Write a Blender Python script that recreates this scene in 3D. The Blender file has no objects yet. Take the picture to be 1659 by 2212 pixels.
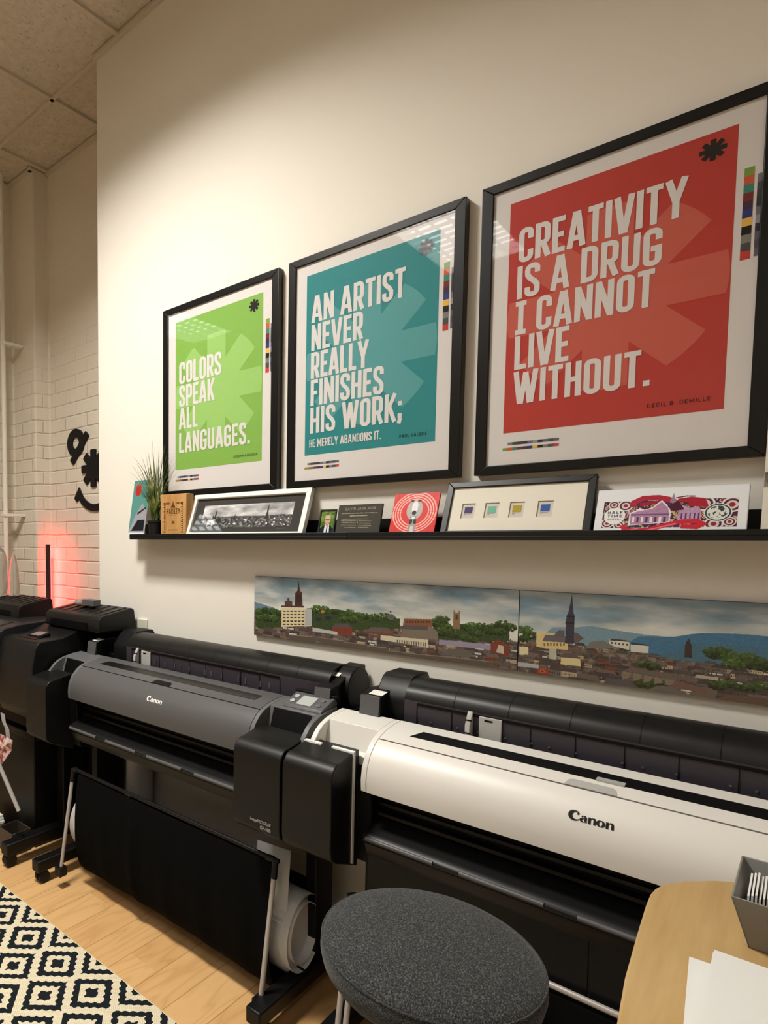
import bpy, bmesh, math, random
import numpy as np
from mathutils import Vector, Matrix
random.seed(7)
SC = bpy.context.scene
COL = SC.collection

# ---------------------------------------------------------------- camera
IMW, IMH = 1659.0, 2212.0
FPX, PPX, PPY = 1339.755, 305.053, 1243.286
CY, CZ = -2.13, 1.6
yaw, pitch, roll = 0.8241921, -0.0609331, 0.0018114
_f = np.array([-math.sin(yaw)*math.cos(pitch), math.cos(yaw)*math.cos(pitch), math.sin(pitch)])
_r = np.array([math.cos(yaw), math.sin(yaw), 0.0])
_d = np.cross(_f, _r)
_rr = math.cos(roll)*_r + math.sin(roll)*_d
_dd = -math.sin(roll)*_r + math.cos(roll)*_d
def ray(u, v): return _f + (u-PPX)/FPX*_rr + (v-PPY)/FPX*_dd
def PY(u, v, y):
    r = ray(u, v); t = (y-CY)/r[1]; return Vector((t*r[0], y, CZ+t*r[2]))
def PZ(u, v, z):
    r = ray(u, v); t = (z-CZ)/r[2]; return Vector((t*r[0], CY+t*r[1], z))
cd = bpy.data.cameras.new('camera'); cam = bpy.data.objects.new('camera', cd); COL.objects.link(cam)
cd.sensor_fit = 'VERTICAL'; cd.sensor_height = 36.0; cd.sensor_width = 27.0
cd.lens = FPX/IMH*36.0
cd.shift_x = (IMW/2-PPX)/IMH; cd.shift_y = (PPY-IMH/2)/IMH
cd.clip_start = 0.02
M = Matrix(((_rr[0], -_dd[0], -_f[0], 0), (_rr[1], -_dd[1], -_f[1], CY), (_rr[2], -_dd[2], -_f[2], CZ), (0, 0, 0, 1)))
cam.matrix_world = M
SC.camera = cam

# ---------------------------------------------------------------- materials
def lin(c):
    return tuple(((x/255.0)/12.92 if x/255.0 <= 0.04045 else ((x/255.0+0.055)/1.055)**2.4) for x in c)
def mat(name, rgb, rough=.5, spec=.5, metal=0., bump=None, coat=0., sheen=0., emit=None, estr=0.):
    m = bpy.data.materials.new(name); m.use_nodes = True
    nt = m.node_tree; b = nt.nodes['Principled BSDF']
    b.inputs['Base Color'].default_value = (*lin(rgb), 1)
    b.inputs['Roughness'].default_value = rough
    b.inputs['Specular IOR Level'].default_value = spec
    b.inputs['Metallic'].default_value = metal
    b.inputs['Coat Weight'].default_value = coat
    b.inputs['Sheen Weight'].default_value = sheen
    if emit is not None:
        b.inputs['Emission Color'].default_value = (*lin(emit), 1); b.inputs['Emission Strength'].default_value = estr
    if bump:
        sc, st, dist = bump
        tc = nt.nodes.new('ShaderNodeTexCoord'); n = nt.nodes.new('ShaderNodeTexNoise'); bp = nt.nodes.new('ShaderNodeBump')
        n.inputs['Scale'].default_value = sc; n.inputs['Detail'].default_value = 3
        bp.inputs['Strength'].default_value = st; bp.inputs['Distance'].default_value = dist
        nt.links.new(tc.outputs['Object'], n.inputs['Vector']); nt.links.new(n.outputs['Fac'], bp.inputs['Height'])
        nt.links.new(bp.outputs['Normal'], b.inputs['Normal'])
    return m
class NT:
    """tiny node expression helper"""
    def __init__(s, m): s.m = m; s.nt = m.node_tree; s.b = s.nt.nodes['Principled BSDF']
    def n(s, t): return s.nt.nodes.new(t)
    def l(s, a, b): s.nt.links.new(a, b)
    def math(s, op, a, b=None, c=None):
        n = s.n('ShaderNodeMath'); n.operation = op
        for i, v in enumerate((a, b, c)):
            if v is None: continue
            if isinstance(v, (int, float)): n.inputs[i].default_value = v
            else: s.l(v, n.inputs[i])
        return n.outputs[0]
    def pos(s):
        tc = s.n('ShaderNodeTexCoord'); sp = s.n('ShaderNodeSeparateXYZ'); s.l(tc.outputs['Object'], sp.inputs[0]); return tc.outputs['Object'], sp.outputs
    def noise(s, vec, scale, detail=3, rough=.5, vscale=None):
        if vscale:
            mp = s.n('ShaderNodeMapping'); mp.inputs['Scale'].default_value = vscale; s.l(vec, mp.inputs[0]); vec = mp.outputs[0]
        n = s.n('ShaderNodeTexNoise'); n.inputs['Scale'].default_value = scale; n.inputs['Detail'].default_value = detail; n.inputs['Roughness'].default_value = rough
        s.l(vec, n.inputs['Vector']); return n.outputs['Fac']
    def ramp(s, fac, stops):
        r = s.n('ShaderNodeValToRGB'); e = r.color_ramp.elements
        while len(e) < len(stops): e.new(0.5)
        for i, (p, c) in enumerate(stops): e[i].position = p; e[i].color = (*lin(c), 1)
        s.l(fac, r.inputs[0]); return r.outputs[0]
    def mix(s, fac, a, b, bt='MIX'):
        n = s.n('ShaderNodeMix'); n.data_type = 'RGBA'; n.blend_type = bt
        if isinstance(fac, (int, float)): n.inputs[0].default_value = fac
        else: s.l(fac, n.inputs[0])
        for i, v in ((6, a), (7, b)):
            if isinstance(v, tuple): n.inputs[i].default_value = (*lin(v), 1)
            else: s.l(v, n.inputs[i])
        return n.outputs[2]
    def color(s, c): s.l(c, s.b.inputs['Base Color'])
    def bump(s, h, st, dist):
        bp = s.n('ShaderNodeBump'); bp.inputs['Strength'].default_value = st; bp.inputs['Distance'].default_value = dist
        s.l(h, bp.inputs['Height']); s.l(bp.outputs[0], s.b.inputs['Normal'])

WALL = (236, 232, 222)
m_wall = mat('painted_plaster', WALL, .75, .3, bump=(90, .12, .002))
m_black = mat('black_plastic', (11, 11, 12), .45, .3, bump=(900, .1, .0004))
m_black2 = mat('satin_black_plastic', (17, 17, 17), .40, .35, bump=(900, .15, .0004))
m_dark = mat('deep_black_plastic', (4, 4, 5), .55, .2)
m_grey_shell = mat('dark_grey_shell', (84, 84, 84), .40, .45, bump=(1200, .15, .0003))
m_grey_h = mat('grey_housing', (96, 97, 98), .40, .45, bump=(1200, .15, .0003))
m_white_shell = mat('white_shell', (224, 221, 214), .38, .45)
m_white = mat('white_plastic', (240, 238, 232), .35, .5)
m_lgrey = mat('light_grey_plastic', (176, 176, 172), .45, .4)
m_mgrey = mat('mid_grey_plastic', (88, 88, 90), .45, .4)
m_purp = mat('charcoal_panel', (58, 54, 62), .4, .4)
m_print_white = mat('paper_white', (220, 217, 215), .6, .3)
m_paper = mat('copy_paper', (226, 226, 222), .7, .2)
m_ink = mat('black_ink', (16, 14, 16), .5, .3)
m_alu = mat('grey_metal_tube', (188, 182, 178), .35, .5, metal=.3)
m_frame = mat('black_frame_wood', (10, 10, 10), .36, .35, bump=(60, .15, .001))
m_shelf = mat('black_shelf', (12, 12, 12), .5, .35)
m_fabric = mat('black_cloth', (13, 13, 13), .9, .05, bump=(500, .4, .001))
m_rubber = mat('black_rubber', (14, 14, 14), .6, .3)
m_green = mat('green_ink', (130, 178, 80), .6, .25)
m_green2 = mat('light_green_ink', (152, 198, 110), .6, .25)
m_teal = mat('teal_ink', (38, 134, 138), .6, .25)
m_teal2 = mat('light_teal_ink', (84, 156, 158), .6, .25)
m_red = mat('red_ink', (184, 58, 50), .6, .25)
m_red2 = mat('light_red_ink', (198, 94, 80), .6, .25)
m_screen = mat('lcd_screen', (178, 184, 180), .25, .5)
m_wood = mat('engraved_beech', (186, 140, 84), .55, .3)
m_burn = mat('burnt_engraving', (96, 58, 26), .7, .2)
m_pot = mat('black_pot', (20, 19, 18), .6, .3)
m_mat_dark = mat('charcoal_mount', (62, 62, 60), .85, .1)
m_mat_cream = mat('cream_mount', (226, 222, 208), .85, .1)
m_slate = mat('slate_stone', (66, 64, 58), .75, .2, bump=(80, .5, .002))
m_gold = mat('engraved_lettering', (168, 158, 132), .6, .3)
m_clear = mat('clear_plastic', (225, 222, 215), .12, .5)
m_clear.node_tree.nodes['Principled BSDF'].inputs['Transmission Weight'].default_value = .85
m_clear.node_tree.nodes['Principled BSDF'].inputs['IOR'].default_value = 1.3
m_bin = mat('grey_bin_plastic', (134, 132, 126), .5, .35)
m_kraft = mat('kraft_card', (150, 118, 84), .8, .1)
m_navy = mat('smoked_plastic', (24, 23, 22), .25, .5)

# glass pane: clear with a fresnel reflection
m_glass = bpy.data.materials.new('picture_glass'); m_glass.use_nodes = True
nt = m_glass.node_tree
for n in list(nt.nodes):
    if n.type != 'OUTPUT_MATERIAL': nt.nodes.remove(n)
o = [n for n in nt.nodes if n.type == 'OUTPUT_MATERIAL'][0]
tr = nt.nodes.new('ShaderNodeBsdfTransparent'); gl = nt.nodes.new('ShaderNodeBsdfGlossy'); gl.inputs['Roughness'].default_value = 0.02
fr = nt.nodes.new('ShaderNodeFresnel'); fr.inputs['IOR'].default_value = 1.5; mx = nt.nodes.new('ShaderNodeMixShader')
gm = nt.nodes.new('ShaderNodeNewGeometry'); inv = nt.nodes.new('ShaderNodeMath'); inv.operation = 'SUBTRACT'; inv.inputs[0].default_value = 1.0; nt.links.new(gm.outputs['Backfacing'], inv.inputs[1])
mu = nt.nodes.new('ShaderNodeMath'); mu.operation = 'MULTIPLY'; nt.links.new(fr.outputs[0], mu.inputs[0]); nt.links.new(inv.outputs[0], mu.inputs[1])
nt.links.new(mu.outputs[0], mx.inputs[0]); nt.links.new(tr.outputs[0], mx.inputs[1]); nt.links.new(gl.outputs[0], mx.inputs[2]); nt.links.new(mx.outputs[0], o.inputs[0])

# floor: light laminate boards running across the room
m_floor = mat('beech_laminate', (214, 172, 116), .38, .4)
k = NT(m_floor); v, s = k.pos()
bx = k.math('DIVIDE', k.math('ADD', s[0], 2.29), .1435)
idx = k.math('FLOOR', bx); fx = k.math('SUBTRACT', bx, idx)
by = k.math('ADD', k.math('DIVIDE', s[1], 1.25), k.math('MULTIPLY', idx, .37)); iy = k.math('FLOOR', by)
wn = k.n('ShaderNodeTexWhiteNoise'); wn.noise_dimensions = '2D'; cb = k.n('ShaderNodeCombineXYZ'); k.l(idx, cb.inputs[0]); k.l(iy, cb.inputs[1]); k.l(cb.outputs[0], wn.inputs[0])
cb2 = k.n('ShaderNodeCombineXYZ'); k.l(s[0], cb2.inputs[0]); k.l(k.math('MULTIPLY', s[1], .13), cb2.inputs[1]); k.l(k.math('MULTIPLY', wn.outputs[0], 9.0), cb2.inputs[2])
g1 = k.noise(cb2.outputs[0], 9, 2, .4); ring = k.math('FRACT', k.math('MULTIPLY', g1, 9.0)); 
ring = k.math('ABSOLUTE', k.math('SUBTRACT', ring, .5))
g2 = k.noise(cb2.outputs[0], 160, 3, .6)
base = k.ramp(wn.outputs[0], [(0, (214, 168, 112)), (.5, (222, 180, 124)), (1, (206, 160, 104))])
c1 = k.mix(k.math('MULTIPLY', k.math('POWER', k.math('SUBTRACT', 1.0, k.math('MULTIPLY', ring, 2)), 3), .35), base, (176, 126, 74))
c2 = k.mix(k.math('MULTIPLY', k.math('SUBTRACT', g2, .3), .35), c1, (188, 140, 86))
edge = k.math('LESS_THAN', k.math('MINIMUM', fx, k.math('SUBTRACT', 1.0, fx)), .012)
k.color(k.mix(k.math('MULTIPLY', edge, .55), c2, (120, 82, 44)))

# ceiling tile: fissured mineral fibre
m_tile = mat('mineral_fibre_tile', (214, 206, 190), .9, .1)
k = NT(m_tile); v, s = k.pos()
mp = k.n('ShaderNodeMapping'); mp.inputs['Scale'].default_value = (1, .55, 1); k.l(v, mp.inputs[0])
a = k.noise(mp.outputs[0], 75, 4, .65); b = k.noise(v, 28, 2)
pit = k.math('GREATER_THAN', a, .64)
k.color(k.mix(k.math('MULTIPLY', pit, .45), k.ramp(b, [(.3, (208, 200, 184)), (.7, (220, 213, 198))]), (120, 108, 90)))
k.bump(k.math('SUBTRACT', 1.0, k.math('MAXIMUM', a, .45)), .9, .012)
m_tbar = mat('ceiling_grid_metal', (206, 198, 182), .5, .4)

# painted brick
m_brick = mat('painted_brick', (226, 218, 202), .7, .3)
k = NT(m_brick); v, s = k.pos()
hx = k.math('ADD', s[0], s[1]); row = k.math('DIVIDE', k.math('SUBTRACT', s[2], .026), .0885); ri = k.math('FLOOR', row); rf = k.math('SUBTRACT', row, ri)
odd = k.math('MULTIPLY', k.math('MODULO', ri, 2.0), .5)
cx = k.math('ADD', k.math('DIVIDE', hx, .238), odd); cf = k.math('FRACT', cx)
wob = k.math('MULTIPLY', k.math('SUBTRACT', k.noise(v, 9, 2), .5), .12)
rr = k.math('ADD', rf, wob)
e1 = k.math('MINIMUM', rr, k.math('SUBTRACT', 1.0, rr)); e2 = k.math('MULTIPLY', k.math('MINIMUM', cf, k.math('SUBTRACT', 1.0, cf)), 2.6)
e = k.math('MINIMUM', e1, e2)
h = k.n('ShaderNodeMapRange'); h.inputs['From Min'].default_value = 0.0; h.inputs['From Max'].default_value = .09; h.interpolation_type = 'SMOOTHSTEP'; k.l(e, h.inputs['Value'])
fade = k.n('ShaderNodeMapRange'); fade.inputs['From Min'].default_value = 3.1; fade.inputs['From Max'].default_value = 2.4; k.l(s[2], fade.inputs['Value'])
hh = k.math('ADD', k.math('MULTIPLY', h.outputs[0], k.math('ADD', .12, k.math('MULTIPLY', fade.outputs[0], .88))), k.math('MULTIPLY', k.noise(v, 35, 4), .35))
k.bump(hh, .8, .006)

# stool fabric
m_felt = mat('charcoal_melange_fabric', (70, 72, 72), .95, .1, sheen=.15)
k = NT(m_felt); v, s = k.pos()
a = k.noise(v, 330, 3, .7); b = k.noise(v, 520, 2, .6, (1, .35, 1))
f = k.math('MULTIPLY', k.math('ADD', a, b), .5)
k.color(k.ramp(f, [(.36, (26, 27, 28)), (.5, (52, 54, 55)), (.66, (108, 110, 108))])); k.bump(f, .5, .0015)

# desk beech
m_desk = mat('beech_desktop', (198, 160, 98), .5, .35)
k = NT(m_desk); v, s = k.pos()
a = k.noise(v, 60, 4, .55, (1, .08, 1)); b = k.noise(v, 7, 2, .5, (1, .2, 1))
k.color(k.ramp(k.math('ADD', k.math('MULTIPLY', a, .5), k.math('MULTIPLY', b, .5)), [(.35, (178, 146, 94)), (.5, (190, 158, 106)), (.65, (198, 168, 118))]))

# woven rug with nested diamonds
m_rug = mat('woven_rug', (230, 220, 190), .95, .1)
k = NT(m_rug); v, s = k.pos()
q = .0095
def snap(x, st, off=0.): return k.math('MULTIPLY', k.math('ADD', k.math('FLOOR', k.math('DIVIDE', x, st)), .5), st)
sx = s[0]; sy = s[1]
xs = k.math('PINGPONG', sx, q); ys = k.math('PINGPONG', sy, q)
jx = k.math('MULTIPLY', k.math('SUBTRACT', k.math('MULTIPLY', k.math('ADD', xs, ys), 1.0), q), 1.0)
def latt(x0, y0):
    ux = k.math('DIVIDE', k.math('SUBTRACT', sx, x0), .2065); uy = k.math('DIVIDE', k.math('SUBTRACT', sy, y0), .256)
    dx = k.math('MULTIPLY', k.math('ABSOLUTE', k.math('SUBTRACT', ux, k.math('ROUND', ux))), .2065)
    dy = k.math('MULTIPLY', k.math('ABSOLUTE', k.math('SUBTRACT', uy, k.math('ROUND', uy))), .256)
    return k.math('ADD', dx, dy)
d = k.math('MINIMUM', latt(-1.853, -.846), latt(-1.750, -.974))
d = k.math('ADD', d, k.math('MULTIPLY', jx, .75))
dark = k.math('MAXIMUM', k.math('LESS_THAN', d, .030), k.math('MULTIPLY', k.math('GREATER_THAN', d, .063), k.math('LESS_THAN', d, .095)))
hem = k.math('LESS_THAN', sy, -.727); dark = k.math('MULTIPLY', dark, hem)
wv = k.noise(v, 600, 2); k.color(k.mix(dark, k.mix(wv, (214, 200, 166), (240, 230, 204)), k.mix(wv, (16, 20, 24), (40, 46, 50))))
wx = k.math('SINE', k.math('MULTIPLY', sx, 6.2832/q)); wy = k.math('SINE', k.math('MULTIPLY', sy, 6.2832/q))
k.bump(k.math('MULTIPLY', wx, wy), .6, .002)

# ---------------------------------------------------------------- mesh helpers
def tag(o, label=None, cat=None, group=None, kind=None):
    if label: o['label'] = label
    if cat: o['category'] = cat
    if group: o['group'] = group
    if kind: o['kind'] = kind
    return o
def empty(name, loc, label, cat, group=None, rot=(0, 0, 0)):
    o = bpy.data.objects.new(name, None); COL.objects.link(o); o.location = loc; o.rotation_euler = rot
    o.empty_display_size = .05
    return tag(o, label, cat, group)
class MB:
    def __init__(s): s.v = []; s.f = []; s.mi = []
    def add(s, vs, fs, mi=0):
        b = len(s.v); s.v += [tuple(x) for x in vs]; s.f += [tuple(i+b for i in f) for f in fs]; s.mi += [mi]*len(fs); return s
    def box(s, x0, x1, y0, y1, z0, z1, mi=0):
        vs = [(x, y, z) for x in (x0, x1) for y in (y0, y1) for z in (z0, z1)]
        return s.add(vs, [(0, 1, 3, 2), (4, 6, 7, 5), (0, 4, 5, 1), (2, 3, 7, 6), (0, 2, 6, 4), (1, 5, 7, 3)], mi)
    def prof(s, pts, x0, x1, mi=0):
        """extrude a (y,z) outline along x"""
        n = len(pts); vs = [(x0, p[0], p[1]) for p in pts]+[(x1, p[0], p[1]) for p in pts]
        fs = [tuple(range(n)), tuple(range(2*n-1, n-1, -1))]+[(i, i+n, (i+1) % n+n, (i+1) % n) for i in range(n)]
        return s.add(vs, fs, mi)
    def plate(s, pts, y0, y1, mi=0):
        """extrude an (x,z) outline along y"""
        n = len(pts); vs = [(p[0], y0, p[1]) for p in pts]+[(p[0], y1, p[1]) for p in pts]
        fs = [tuple(range(n)), tuple(range(2*n-1, n-1, -1))]+[(i, i+n, (i+1) % n+n, (i+1) % n) for i in range(n)]
        return s.add(vs, fs, mi)
    def slab(s, pts, z0, z1, mi=0):
        n = len(pts); vs = [(p[0], p[1], z0) for p in pts]+[(p[0], p[1], z1) for p in pts]
        fs = [tuple(range(n)), tuple(range(2*n-1, n-1, -1))]+[(i, i+n, (i+1) % n+n, (i+1) % n) for i in range(n)]
        return s.add(vs, fs, mi)
    def tube(s, pts, r, n=12, mi=0, r2=None):
        pts = [Vector(p) for p in pts]; rings = []
        up0 = None
        for i, p in enumerate(pts):
            t = (pts[min(i+1, len(pts)-1)]-pts[max(i-1, 0)]).normalized()
            ref = Vector((0, 0, 1)) if abs(t.z) < .9 else Vector((1, 0, 0))
            a = t.cross(ref).normalized() if up0 is None else (up0-t*up0.dot(t)).normalized()
            up0 = a; b = t.cross(a)
            rad = r if r2 is None else r+(r2-r)*i/(len(pts)-1)
            rings.append([p+a*math.cos(2*math.pi*j/n)*rad+b*math.sin(2*math.pi*j/n)*rad for j in range(n)])
        vs = [v for g in rings for v in g]; fs = []
        for i in range(len(rings)-1):
            for j in range(n): fs.append((i*n+j, i*n+(j+1) % n, (i+1)*n+(j+1) % n, (i+1)*n+j))
        fs.append(tuple(range(n-1, -1, -1))); fs.append(tuple((len(rings)-1)*n+j for j in range(n)))
        return s.add(vs, fs, mi)
    def lathe(s, prof, c, n=48, mi=0, sx=1., sy=1.):
        vs = []; fs = []
        for (r, z) in prof:
            for j in range(n):
                a = 2*math.pi*j/n; vs.append((c[0]+r*sx*math.cos(a), c[1]+r*sy*math.sin(a), c[2]+z))
        for i in range(len(prof)-1):
            for j in range(n): fs.append((i*n+j, i*n+(j+1) % n, (i+1)*n+(j+1) % n, (i+1)*n+j))
        fs.append(tuple(range(n-1, -1, -1))); fs.append(tuple((len(prof)-1)*n+j for j in range(n)))
        return s.add(vs, fs, mi)
    def build(s, name, mats, parent=None, bevel=0., smooth=False, seg=2):
        me = bpy.data.meshes.new(name); me.from_pydata(s.v, [], s.f)
        for m in (mats if isinstance(mats, (list, tuple)) else [mats]): me.materials.append(m)
        if any(s.mi): me.polygons.foreach_set('material_index', s.mi)
        bm = bmesh.new(); bm.from_mesh(me); bmesh.ops.recalc_face_normals(bm, faces=bm.faces); bm.to_mesh(me); bm.free()
        o = bpy.data.objects.new(name, me); COL.objects.link(o)
        if parent: o.parent = parent
        if smooth:
            me.polygons.foreach_set('use_smooth', [True]*len(me.polygons))
            me.set_sharp_from_angle(angle=math.radians(40))
        if bevel > 0:
            b = o.modifiers.new('bevel', 'BEVEL'); b.width = bevel; b.segments = seg; b.limit_method = 'ANGLE'; b.angle_limit = math.radians(35)
            me.polygons.foreach_set('use_smooth', [True]*len(me.polygons)); me.set_sharp_from_angle(angle=math.radians(50))
            b.harden_normals = False
        return o
def arc(cx, cy, r, a0, a1, n=8, ry=None):
    ry = r if ry is None else ry
    return [(cx+r*math.cos(math.radians(a0+(a1-a0)*i/n)), cy+ry*math.sin(math.radians(a0+(a1-a0)*i/n))) for i in range(n+1)]
def rrect(x0, x1, z0, z1, r, n=5):
    return arc(x1-r, z1-r, r, 0, 90, n)+arc(x0+r, z1-r, r, 90, 180, n)+arc(x0+r, z0+r, r, 180, 270, n)+arc(x1-r, z0+r, r, 270, 360, n)

# ---------------------------------------------------------------- lettering made of strokes
def strip(pts, w, closed=False):
    """thick polyline with mitred joints -> (verts2d, faces)"""
    n = len(pts); P = [Vector(p) for p in pts]; L = []; R = []
    ws = w if isinstance(w, (list, tuple)) else [w]*n
    for i in range(n):
        if closed: a, b = P[i-1], P[(i+1) % n]
        else: a, b = P[max(i-1, 0)], P[min(i+1, n-1)]
        d1 = (P[i]-a).normalized() if (P[i]-a).length > 1e-9 else (b-P[i]).normalized()
        d2 = (b-P[i]).normalized() if (b-P[i]).length > 1e-9 else d1
        n1 = Vector((-d1.y, d1.x)); n2 = Vector((-d2.y, d2.x)); m = n1+n2
        m = n1 if m.length < 1e-6 else m.normalized()
        k_ = 1/max(.35, m.dot(n1)); h = ws[i]/2*k_
        L.append(P[i]+m*h); R.append(P[i]-m*h)
    vs = [(p.x, p.y) for p in L]+[(p.x, p.y) for p in R]
    fs = [(i, (i+1) % n, (i+1) % n+n, i+n) for i in range(n if closed else n-1)]
    return vs, fs
T = .135; H_ = T/2
def glyph(c):
    """returns (advance width, [(points, closed)], optional filled quads); cap height 1"""
    W = .37; l = H_; r = W-H_; t = 1-H_; b = H_; rc = .108
    def ring(x0, x1, z0, z1, rad=rc): return arc(x1-rad, z1-rad, rad, 0, 90, 4)+arc(x0+rad, z1-rad, rad, 90, 180, 4)+arc(x0+rad, z0+rad, rad, 180, 270, 4)+arc(x1-rad, z0+rad, rad, 270, 360, 4)
    S = lambda *p: (list(p), False)
    if c == 'O': return W, [(ring(l, r, b, t), True)]
    if c == 'C': return W, [([(r, .66)]+arc(r-rc, t-rc, rc, 0, 90, 4)+arc(l+rc, t-rc, rc, 90, 180, 4)+arc(l+rc, b+rc, rc, 180, 270, 4)+arc(r-rc, b+rc, rc, 270, 360, 4)+[(r, .34)], False)]
    if c == 'G': return W, [([(r, .68)]+arc(r-rc, t-rc, rc, 0, 90, 4)+arc(l+rc, t-rc, rc, 90, 180, 4)+arc(l+rc, b+rc, rc, 180, 270, 4)+arc(r-rc, b+rc, rc, 270, 360, 4)+[(r, .46), (r-.15, .46)], False)]
    if c == 'S': return W, [([(r, .70)]+arc(r-rc, t-rc, rc, 0, 90, 4)+arc(l+rc, t-rc, rc, 90, 180, 4)+[(l, .68), (l+.06, .56), (r-.06, .44), (r, .32)]+arc(r-rc, b+rc, rc, 360, 270, 4)+arc(l+rc, b+rc, rc, 270, 180, 4)+[(l, .30)], False)]
    if c == 'L': return .30, [S((l, 1), (l, b), (.30, b))]
    if c == 'E': return .31, [S((.31, t), (l, t), (l, b), (.31, b)), S((l, .5), (.28, .5))]
    if c == 'F': return .30, [S((.30, t), (l, t), (l, 0)), S((l, .5), (.27, .5))]
    if c == 'T': return .34, [S((0, t), (.34, t)), S((.17, 1), (.17, 0))]
    if c == 'I': return T, [S((l, 1), (l, 0))]
    if c == '|': return .27, [S((.135, 1), (.135, 0)), S((0, t), (.27, t)), S((0, b), (.27, b))]
    if c == 'H': return W, [S((l, 1), (l, 0)), S((r, 1), (r, 0)), S((l, .5), (r, .5))]
    if c == 'N': return .40, [S((l, 0), (l, 1)), S((.40-l, 0), (.40-l, 1)), S((l, .97), (.40-l, .03))]
    if c == 'M': return .50, [S((l, 0), (l, 1)), S((.50-l, 0), (.50-l, 1)), S((l, .97), (.25, .25), (.50-l, .97))]
    if c == 'A': return .42, [S((.055, 0), (.19, 1)), S((.365, 0), (.23, 1)), S((.09, .26), (.33, .26))]
    if c == 'V': return .42, [S((.055, 1), (.19, 0)), S((.365, 1), (.23, 0))]
    if c == 'W': return .60, [S((.055, 1), (.165, 0)), S((.30, .95), (.185, 0)), S((.30, .95), (.415, 0)), S((.545, 1), (.435, 0))]
    if c == 'Y': return .42, [S((.05, 1), (.21, .42)), S((.37, 1), (.21, .42)), S((.21, .48), (.21, 0))]
    if c == 'K': return .38, [S((l, 1), (l, 0)), S((.34, 1), (.12, .46)), S((.16, .56), (.335, 0))]
    if c == 'D': return W, [([(l, b)]+arc(r-rc-.008, b+rc+.008, rc+.008, 270, 360, 4)+arc(r-rc-.008, t-rc-.008, rc+.008, 0, 90, 4)+[(l, t)], True)]
    if c == 'U': return W, [([(l, 1)]+arc(l+rc, b+rc, rc, 180, 270, 4)+arc(r-rc, b+rc, rc, 270, 360, 4)+[(r, 1)], False)]
    if c == 'J': return .32, [([(.25, 1)]+arc(.25-rc, b+rc, rc, 360, 270, 4)+arc(l+rc-.03, b+rc, rc, 270, 180, 4)+[(l-.03, .30)], False)]
    if c in 'PR':
        st = [([(l, .42)]+arc(r-rc, .42+rc, rc, 270, 360, 4)+arc(r-rc, t-rc, rc, 0, 90, 4)+[(l, t)], True), S((l, 1), (l, 0))]
        if c == 'R': st.append(S((.20, .44), (r, .22), (r, 0)) if False else S((.19, .45), (.325, 0)))
        return W, st
    if c == 'B': return W, [([(l, .52)]+arc(r-rc-.01, .52+.1, .1, 270, 360, 4)+arc(r-rc+.0, t-.1, .1, 0, 90, 4)+[(l, t)], True), ([(l, b)]+arc(r-rc, b+rc, rc, 270, 360, 4)+arc(r-rc, .52-rc, rc, 0, 90, 4)+[(l, .52)], True)]
    if c == 'X': return .40, [S((.05, 1), (.35, 0)), S((.35, 1), (.05, 0))]
    if c == '0': return W, [(ring(l, r, b, t), True)]
    if c == '3': return W, [([(l, t)]+arc(r-rc, t-rc, rc, 90, 0, 4)+[(r-.02, .56), (.15, .5), (r-.02, .44)]+arc(r-rc, b+rc, rc, 360, 270, 4)+[(l, b)], False)]
    if c == '-': return .25, [S((.02, .5), (.23, .5))]
    if c == '.': return .15, [S((H_, 0), (H_, .15))]
    if c == ';': return .15, [S((H_, .12), (H_, .27)), S((H_, .55), (H_, .70)), S((H_+.02, .12), (H_-.03, -.08))]
    if c == "'": return .12, [S((H_, .8), (H_, 1))]
    return .22, []
def text2d(txt, x0, z0, w, h, gap=.055, tk=1.):
    """flat lettering: list of (verts, faces) fitted into a width w and cap height h"""
    adv = 0; items = []
    for c in txt:
        if c == ' ': adv += .20; continue
        a, st = glyph(c); items.append((adv, st)); adv += a+gap
    adv -= gap; sx = w/adv; out = []
    for ox, st in items:
        for pts, closed in st:
            P = [((ox+p[0])*sx, p[1]*h) for p in pts]
            vs, fs = strip(P, T*tk*(sx+h)/2 if False else T*tk*min(sx, h)*1.0, closed)
            out.append(([(x0+v[0], z0+v[1]) for v in vs], fs))
    return out
def put2d(mb, items, y, mi=0, f=None):
    for i, (vs, fs) in enumerate(items):
        if f: mb.add([f(v) for v in vs], fs, mi)
        else: mb.add([(v[0], y-.00004*(i % 9), v[1]) for v in vs], fs, mi)
def asterisk(cx, cz, R, hw=None, ends=True):
    """eight arms, rounded tips; list of (verts, faces)"""
    hw = R*.213 if hw is None else hw; out = []
    P = []
    for k_ in range(8):
        a = math.radians(k_*45); ca, sa = math.cos(a), math.sin(a)
        rn = hw/math.sin(math.radians(22.5)); b = math.radians(k_*45-22.5)
        P.append((rn*math.cos(b), rn*math.sin(b)))
        tipa = math.asin(hw/R)
        for j in range(5):
            aa = a-tipa+2*tipa*j/4; P.append((R*math.cos(aa), R*math.sin(aa)))
    n = len(P); vs = [(cx, cz)]+[(cx+p[0], cz+p[1]) for p in P]
    return [(vs, [(0, 1+i, 1+(i+1) % n) for i in range(n)])]
def rect2d(x0, x1, z0, z1): return [([(x0, z0), (x1, z0), (x1, z1), (x0, z1)], [(0, 1, 2, 3)])]
def clip_poly(P, x0, x1, z0, z1):
    for ax, lim, sg in ((0, x0, 1), (0, x1, -1), (1, z0, 1), (1, z1, -1)):
        Q = []
        for i in range(len(P)):
            a, b = P[i-1], P[i]; ia = sg*(a[ax]-lim) >= 0; ib = sg*(b[ax]-lim) >= 0
            if ia != ib:
                t = (lim-a[ax])/(b[ax]-a[ax]); Q.append((a[0]+t*(b[0]-a[0]), a[1]+t*(b[1]-a[1])))
            if ib: Q.append(b)
        P = Q
        if not P: return P
    return P

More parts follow.
